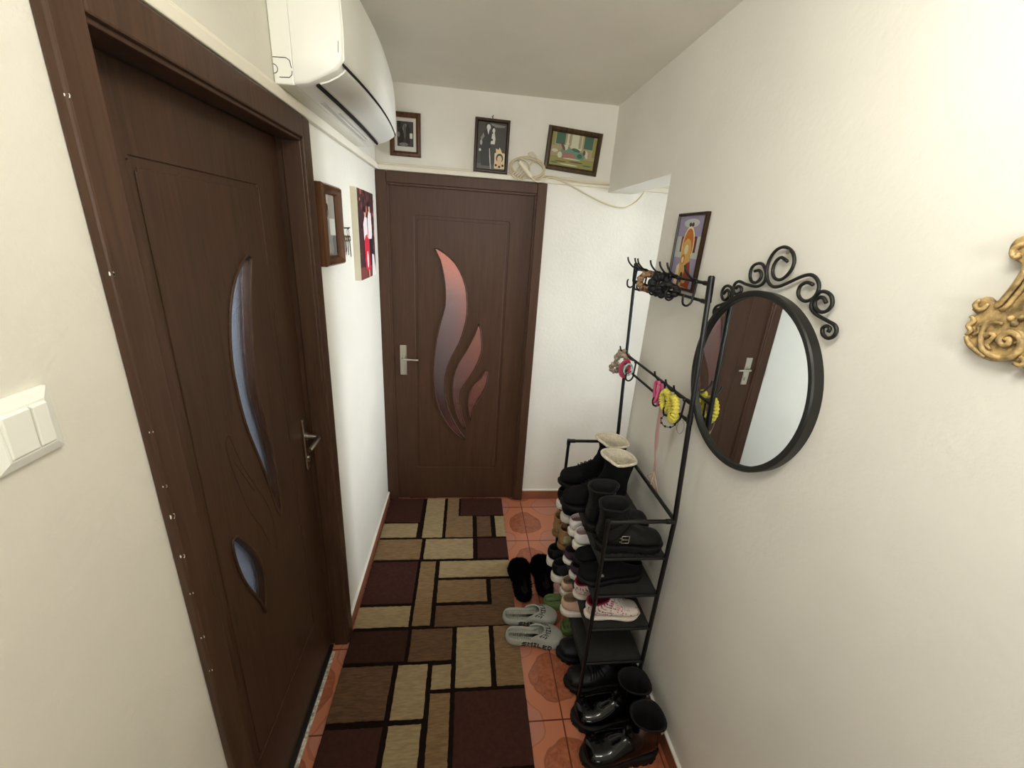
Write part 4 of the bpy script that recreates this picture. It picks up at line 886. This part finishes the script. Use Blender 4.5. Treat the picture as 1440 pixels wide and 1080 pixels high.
# second shelf
kw = dict(L=.255, up=M_BLKS, sole=M_WSOLE, lin=M_DKFAB, th=(.034, .022), Hf=1.0, heel_tab=M_BLKS, laces=M_BLKS, group=None)
shoe('sneaker', 'black sneaker with thick white sole at the far end of the second shelf', (.972, 1.628, S2), 0, **kw)
shoe('sneaker', 'black sneaker with thick white sole, nearer of the pair on the second shelf', (.972, 1.528, S2), 0, **kw)
kw = dict(L=.245, up=M_WLEA, sole=M_WSOLE, lin=mat('pale_pink_lining', (222, 200, 200), .8), th=(.026, .018), Hf=.85, laces=M_WLEA)
shoe('sneaker', 'white sneaker with a pinkish upper behind its twin on the second shelf', (.985, 1.432, S2), 0, **kw)
shoe('sneaker', 'white sneaker with a pinkish upper beside the black loafers on the second shelf', (.985, 1.345, S2), 0, **kw)
kw = dict(L=.255, up=M_BLKS, sole=M_RUB, lin=M_DKFAB, th=(.024, .020), Hf=.75)
shoe('loafer', 'black loafer with a small silver bar, toe hanging out of the second shelf', (1.215, 1.178, S2), P+.04, buckle=(4.0, 5, .0045), **kw)
shoe('loafer', 'black loafer tucked behind the one with the silver bar', (1.225, 1.262, S2), P, **kw)
# third shelf
kw = dict(spec=ANK, L=.235, up=M_KHAKI, sole=mat('gum_rubber', (126, 92, 54), .6), lin=M_TAN, th=(.022, .018), Hf=.85, heel_tab=M_TAN, cuff=M_TAN, laces=M_BEIGE, toe_cap=M_TAN)
shoe('canvas_shoe', 'khaki and tan canvas shoe at the far end of the third shelf', (.968, 1.630, S3), 0, **kw)
shoe('canvas_shoe', 'khaki and tan canvas shoe, nearer of the pair on the third shelf', (.976, 1.540, S3), 0, **kw)
kw = dict(L=.24, up=M_PURP, sole=M_WSOLE, lin=mat('dark_plum_lining', (44, 30, 40), .9), th=(.020, .016), Hf=.72, laces=M_WLEA, bands=(('rand', 6.6, 10, .001, M_PURP, 8, 20),))
shoe('sneaker', 'dark purple sneaker with white sole beside the khaki shoes', (.984, 1.445, S3), 0, **kw)
shoe('sneaker', 'dark purple sneaker with white sole beside the white floral pair', (.992, 1.355, S3), 0, **kw)
def floral(t):
    cols = [mat('pink_print', (196, 60, 110), .6), mat('dark_print', (60, 52, 60), .6)]
    rnd = random.Random(11)
    up_ = [c for c in bpy.data.objects if c.parent == t and c.name.startswith('upper')][0]
    mb = MB()
    for f_ in up_.data.polygons:
        c = f_.center
        if c.y > -.015 or rnd.random() > (.55 if c.x < .14 else .10) or c.z < .018: continue
        n = f_.normal; u_ = n.cross(Vector((0, 0, 1))).normalized(); v_ = n.cross(u_)
        rr = rnd.uniform(.0022, .0048); mb.mi = 0 if rnd.random() < .72 else 1
        pts = [c+n*.0009+u_*cos(a)*rr*(1 if q % 2 else .45)+v_*sin(a)*rr*(1 if q % 2 else .45) for q, a in enumerate([2*pi*k/10 for k in range(10)])]
        mb.add(pts, [tuple(range(10))])
    mb.build('floral_print', cols, t)
kw = dict(L=.222, up=M_FLOR, sole=mat('off_white_sole', (216, 206, 194), .5), lin=M_CRIM, rim=(M_CRIM, .0035), th=(.015, .013), Hf=.92, laces=M_WLEA)
t = shoe('sneaker', 'white sneaker with pink floral print and crimson lining, nearest on the third shelf', (1.005, 1.150, S3+.004), 0, **kw); floral(t)
t = shoe('sneaker', 'white sneaker whose heel shows behind the floral printed one', (.984, 1.252, S3), 0, **kw); floral(t)
# fourth shelf
kw = dict(L=.25, up=mat('black_navy_mesh', (22, 26, 32), .7), sole=M_WSOLE, lin=M_DKFAB, th=(.036, .024), Hf=.95, heel_tab=M_BLKS)
shoe('running_shoe', 'black running shoe with chunky white sole at the far end of the lowest shelf', (.955, 1.628, S4), 0, **kw)
shoe('running_shoe', 'black running shoe with chunky white sole, nearer of the pair on the lowest shelf', (.958, 1.522, S4), 0, **kw)
kw = dict(L=.245, up=M_BLUSH, sole=M_WSOLE, lin=M_BEIGE, th=(.026, .018), Hf=.8, heel_tab=M_BLUSH, laces=M_WLEA)
shoe('slip_on_shoe', 'blush pink trainer pushed back beside the black running shoes', (.985, 1.432, S4), 0, **kw)
shoe('slip_on_shoe', 'blush pink trainer sticking out over the green clogs', (.965, 1.332, S4), -.05, **kw)
# on the floor under and in front of the rack
kw = dict(spec=ANK, L=.275, up=M_BLKL, sole=M_RUB, lin=M_DKFAB, th=(.034, .026), Hf=.85, tread=.012, laces=M_BLKS, cat='boot', over=.006)
shoe('chunky_shoe', 'matte black chunky lace-up shoe under the rack, farther of the pair', (1.235, 1.275, .0), P-.03, **kw)
shoe('chunky_shoe', 'matte black chunky lace-up shoe under the near end of the rack', (1.242, 1.150, .0), P, **kw)
kw = dict(spec=BOOT, L=.285, up=M_PATENT, sole=M_RUB, lin=M_DKFAB, th=(.040, .034), Hf=.80, tread=.014, cat='boot', over=.007, Wf=1.12, toe_cap=M_PATENT, cuff=M_PATENT, bands=(('pull_loop', 10.2, 11.9, .004, M_BLKL, 12, 16),))
shoe('patent_boot', 'glossy black patent boot beside the near leg of the rack', (1.250, 1.020, .0), P+.05, **kw)
shoe('patent_boot', 'glossy black patent boot nearest the camera at the bottom of the photo', (1.252, .896, .0), P+.08, **kw)
# ---------------------------------------------------------------- clogs and slippers
FONT = {'S': '01111 10000 01110 00001 11110', 'M': '10001 11011 10101 10001 10001', 'I': '111 010 010 010 111', 'L': '1000 1000 1000 1000 1111', 'E': '1111 1000 1110 1000 1111', 'D': '1110 1001 1001 1001 1110'}
def pixels(word):
    out = []; x = 0
    for ch_ in word:
        rows = FONT[ch_].split()
        for r_, row in enumerate(rows):
            for c_, b_ in enumerate(row):
                if b_ == '1': out.append((x+c_, 4-r_))
        x += len(rows[0])+1
    return out, x-1
def clog(name, label, loc, rz, m_, m_in, L=.27, Wf=1.14, text=None, fur=0, hgt=.044, x0=.66, cat='clog', pitch=0, sz=.034):
    t = tag(empty(name, loc, rz, world=False), label, cat); t.rotation_euler = (0, pitch, rz)
    mb = MB()
    def lvl(off, z, lift_=1): u_, l_ = outline(L, Wf, off); return [(x, y, z+(.008*max(0, (x/L-.75)/.25)**2 if lift_ else 0)) for x, y in u_+list(reversed(l_))]
    z1 = sz; lv = [lvl(-.006, 0), lvl(-.001, .004), lvl(.002, .012), lvl(.001, z1-.006), lvl(-.001, z1), lvl(-.004, z1+.003), lvl(-.008, z1+.001), lvl(-.0105, z1-.008)]
    mb.loft(lv, True); mb.build('footbed', m_, t, smooth=60)
    mb = MB()
    for i in range(int(L*.56/.0085)):
        x = .018+.0085*i; w_ = hw(min(x/L, 1))*Wf-.0105
        if w_ > .006: mb.tube([(x+.003*sin(q*1.3), -w_+2*w_*q/8, z1-.0078) for q in range(9)], .0026, 6)
    mb.build('massage_ridges', m_in, t, smooth='all')
    # vamp: a domed shell, opening swept back along the sides
    NA, NX = 24, 18; rnd = random.Random(3)
    def shell(off):
        rs = []
        for i in range(NX+1):
            row = []
            for j in range(NA+1):
                a = pi*j/NA; xs = L*(x0-.24*abs(cos(a))**2); x = xs+(L*.995-xs)*(i/NX)**.9; s = x/L
                w_ = max(hw(min(s, 1))*Wf-.001, 0)+off; h_ = (hgt*(1-.35*((s-.45)/.55)**1.2 if s > .45 else 1)*(max(0, 1-((s-.55)/.45)**2.6)**.5 if s > .55 else 1))+off*.5
                ca, sa = cos(a), sin(a)
                row.append((x, w_*math.copysign(abs(ca)**.85, ca), z1-.004+max(h_-.0, 0)*abs(sa)**.8*(1 if h_ > 0 else 0)))
            rs.append(row)
        return rs
    o_, i_ = shell(.0012), shell(-.0042)
    mb = MB(); mb.loft([list(reversed(i_[NX]))]+[list(reversed(r)) for r in reversed(i_[:NX])][::1]+[list(reversed(r)) for r in o_], False, False, False)
    vo = mb.build('vamp', m_, t, smooth=60)
    mb = MB(); mb.tube([((a[0]+b[0])/2, (a[1]+b[1])/2, (a[2]+b[2])/2+.0005) for a, b in zip(o_[0], i_[0])], .0038, 8); mb.build('opening_rim', m_, t, smooth='all')
    if fur:
        mb = MB(); base = [Vector(p) for r in o_ for p in r]+[Vector((x, y, z)) for x, y, z in lvl(.002, .02, 0)]*3
        for q in range(fur):
            p = rnd.choice(base); d = (p-Vector((L*.55, 0, .01))).normalized(); d = (d+Vector((rnd.uniform(-.6, .6), rnd.uniform(-.6, .6), rnd.uniform(-.3, .6)))).normalized(); l_ = rnd.uniform(.007, .014)
            p = p+Vector((rnd.uniform(-.005, .005), rnd.uniform(-.005, .005), 0)); sd = d.orthogonal().normalized()*.0011
            mb.add([p-sd, p+sd, p+d*l_+Vector((0, 0, .001))], [(0, 1, 2)])
        f_ = mb.build('fur', m_, t, recalc=False); f_['kind'] = 'stuff'
    if text:
        px_, n_ = pixels(text); ink = mat('black_ink', (22, 22, 22), .6)
        mb = MB(); pw, ph_ = .138/n_, .0042; xs0 = L*.27
        for c_, r_ in px_:
            for sg in (-1,):
                xa = xs0+c_*pw; xb = xa+pw*1.02; za = .0085+r_*ph_; zb = za+ph_*1.02
                pts = []
                for x, z in ((xa, za), (xb, za), (xb, zb), (xa, zb)):
                    y_ = (hw(x/L)*Wf+.0030)*sg; pts.append((x, y_, z))
                mb.loft([pts, [(x, y-sg*.004, z) for x, y, z in pts]], True)
        mb.build('side_lettering', ink, t)
        mb = MB(); span = .6
        for c_, r_ in px_:          # along the opening of the vamp, reading from side to side
            def on_(cc, rr):
                a = pi*(.5-span*(cc/n_-.5)); i = .9+rr*.85
                i0 = int(i); f_ = i-i0; j = a/pi*NA; j0 = min(int(j), NA-1); g_ = j-j0
                p = [Vector(o_[i0+q][j0+w_])*((f_ if q else 1-f_)*(g_ if w_ else 1-g_)) for q in (0, 1) for w_ in (0, 1)]
                v_ = p[0]+p[1]+p[2]+p[3]; return v_+Vector((0, 0, .0011))
            mb.add([on_(c_, 4-r_), on_(c_+1, 4-r_), on_(c_+1, 5-r_), on_(c_, 5-r_)], [(0, 1, 2, 3)])
        mb.build('top_lettering', ink, t)
    return t
M_GREY = mat('light_grey_eva_foam', (168, 170, 160), .6, bump=.1, bscale=200)
M_GREYIN = mat('grey_footbed', (146, 146, 132), .7)
M_GREEN = mat('olive_green_eva_foam', (100, 128, 66), .6)
M_GREENIN = mat('pale_green_footbed', (122, 142, 92), .7)
M_FUZZ = mat('black_faux_fur', (10, 10, 12), 1, spec=.05)
kw = dict(text='SMILED', pitch=.05)
clog('clog', 'light grey foam clog lettered SMILED, nearer of the pair at the rug edge', (.728, 1.368, .0135), -.07, M_GREY, M_GREYIN, **kw)
clog('clog', 'light grey foam clog lettered SMILED, farther of the pair beside the black slippers', (.722, 1.470, .0135), -.02, M_GREY, M_GREYIN, **kw)
clog('clog', 'olive green clog whose round heel peeps out under the pink trainer', (.942, 1.556, .0), .0, M_GREEN, M_GREENIN, x0=.75, L=.26)
clog('clog', 'olive green clog lying between the grey clog and the black shoes', (1.002, 1.405, .0), -.05, M_GREEN, M_GREENIN, x0=.6, L=.25)
kw = dict(fur=9000, cat='slipper', L=.265, Wf=1.16, hgt=.092, x0=.22, sz=.026)
M_TANIN = mat('dark_brown_insole', (52, 36, 28), .7)
clog('fluffy_slipper', 'fluffy black slipper lying against the rug, left of its twin', (.846, 1.572, .0), P/2+.04, M_FUZZ, M_TANIN, **kw)
clog('fluffy_slipper', 'fluffy black slipper beside the far leg of the rack', (.963, 1.596, .0), P/2-.02, M_FUZZ, M_TANIN, **kw)
# ================================================================ LIGHT
def area(name, loc, rot, sx, sy, power, col):
    l = bpy.data.lights.new(name, 'AREA'); l.shape = 'RECTANGLE'; l.size = sx; l.size_y = sy; l.energy = power; l.color = col
    o = bpy.data.objects.new(name, l); COL.objects.link(o); o.location = loc; o.rotation_euler = rot; return o
sl = area('daylight_side_window', (XS-.06, 1.93, 1.40), (0, radians(90), 0), 1.5, .36, 18, (.86, .925, 1.0))
sl.data.spread = radians(64)
rl = area('rear_fill', (.34, YB+.10, 1.85), (radians(99), 0, radians(-20)), .45, .5, 12, (1.0, .995, .97))  # added fill from behind the camera, no known window there
rl.data.spread = radians(95)
dl = area('left_fill', (.05, -.90, 1.78), (radians(100), 0, radians(-44)), .55, .5, 3, (1.0, .995, .97))  # added fill aimed at the right wall, no doorway known there
dl.data.spread = radians(105)
for q, lx in enumerate((.44, .58, .72)):      # the three bulbs of the hallway lamp over the photographer
    l = bpy.data.lights.new('hall_lamp_bulb', 'POINT'); l.energy = 7.2; l.shadow_soft_size = .035; l.color = (1.0, .985, .94); o = bpy.data.objects.new('hall_lamp_bulb', l); COL.objects.link(o); o.location = (lx+.10, .30-.05*q, 2.30)
for nm, p, e, c in (('fill_room_beyond', (.75, D+.36, 1.9), 16, (1, .93, .86)), ('fill_left_room', (-.6, .7, 1.9), 20, (.97, .98, 1))):  # added fill lights that brighten the rooms behind the door glass
    l = bpy.data.lights.new(nm, 'POINT'); l.energy = e; l.shadow_soft_size = .12; l.color = c; o = bpy.data.objects.new(nm, l); COL.objects.link(o); o.location = p
wl = bpy.data.worlds.new('sky'); bpy.context.scene.world = wl; wl.use_nodes = True
wl.node_tree.nodes['Background'].inputs[0].default_value = (.75, .85, 1, 1); wl.node_tree.nodes['Background'].inputs[1].default_value = .3
# ================================================================ CAMERA
f_, pitch, yaw, roll = 584.1033, -.339, -.1207, .0671
Fw = Vector((-sin(yaw)*cos(pitch), cos(yaw)*cos(pitch), sin(pitch))); rt = Vector((cos(yaw), sin(yaw), 0)); up = rt.cross(Fw)
Rr = cos(roll)*rt+sin(roll)*up; Uu = -sin(roll)*rt+cos(roll)*up
cam = bpy.data.cameras.new('camera'); co = bpy.data.objects.new('camera', cam); COL.objects.link(co)
m = Matrix((Rr, Uu, -Fw)).transposed().to_4x4(); m.translation = Vector((.5061, -.0594, 1.7861)); co.matrix_world = m
cam.sensor_width = 36; cam.lens = f_/1440*36; cam.clip_start = .02
sc = bpy.context.scene; sc.camera = co
sc.view_settings.view_transform = 'Standard'; sc.view_settings.look = 'None'; sc.view_settings.gamma = 1; sc.view_settings.use_curve_mapping = False
sc.view_settings.exposure = -0.25
sc.cycles.max_bounces = 10; sc.cycles.diffuse_bounces = 6
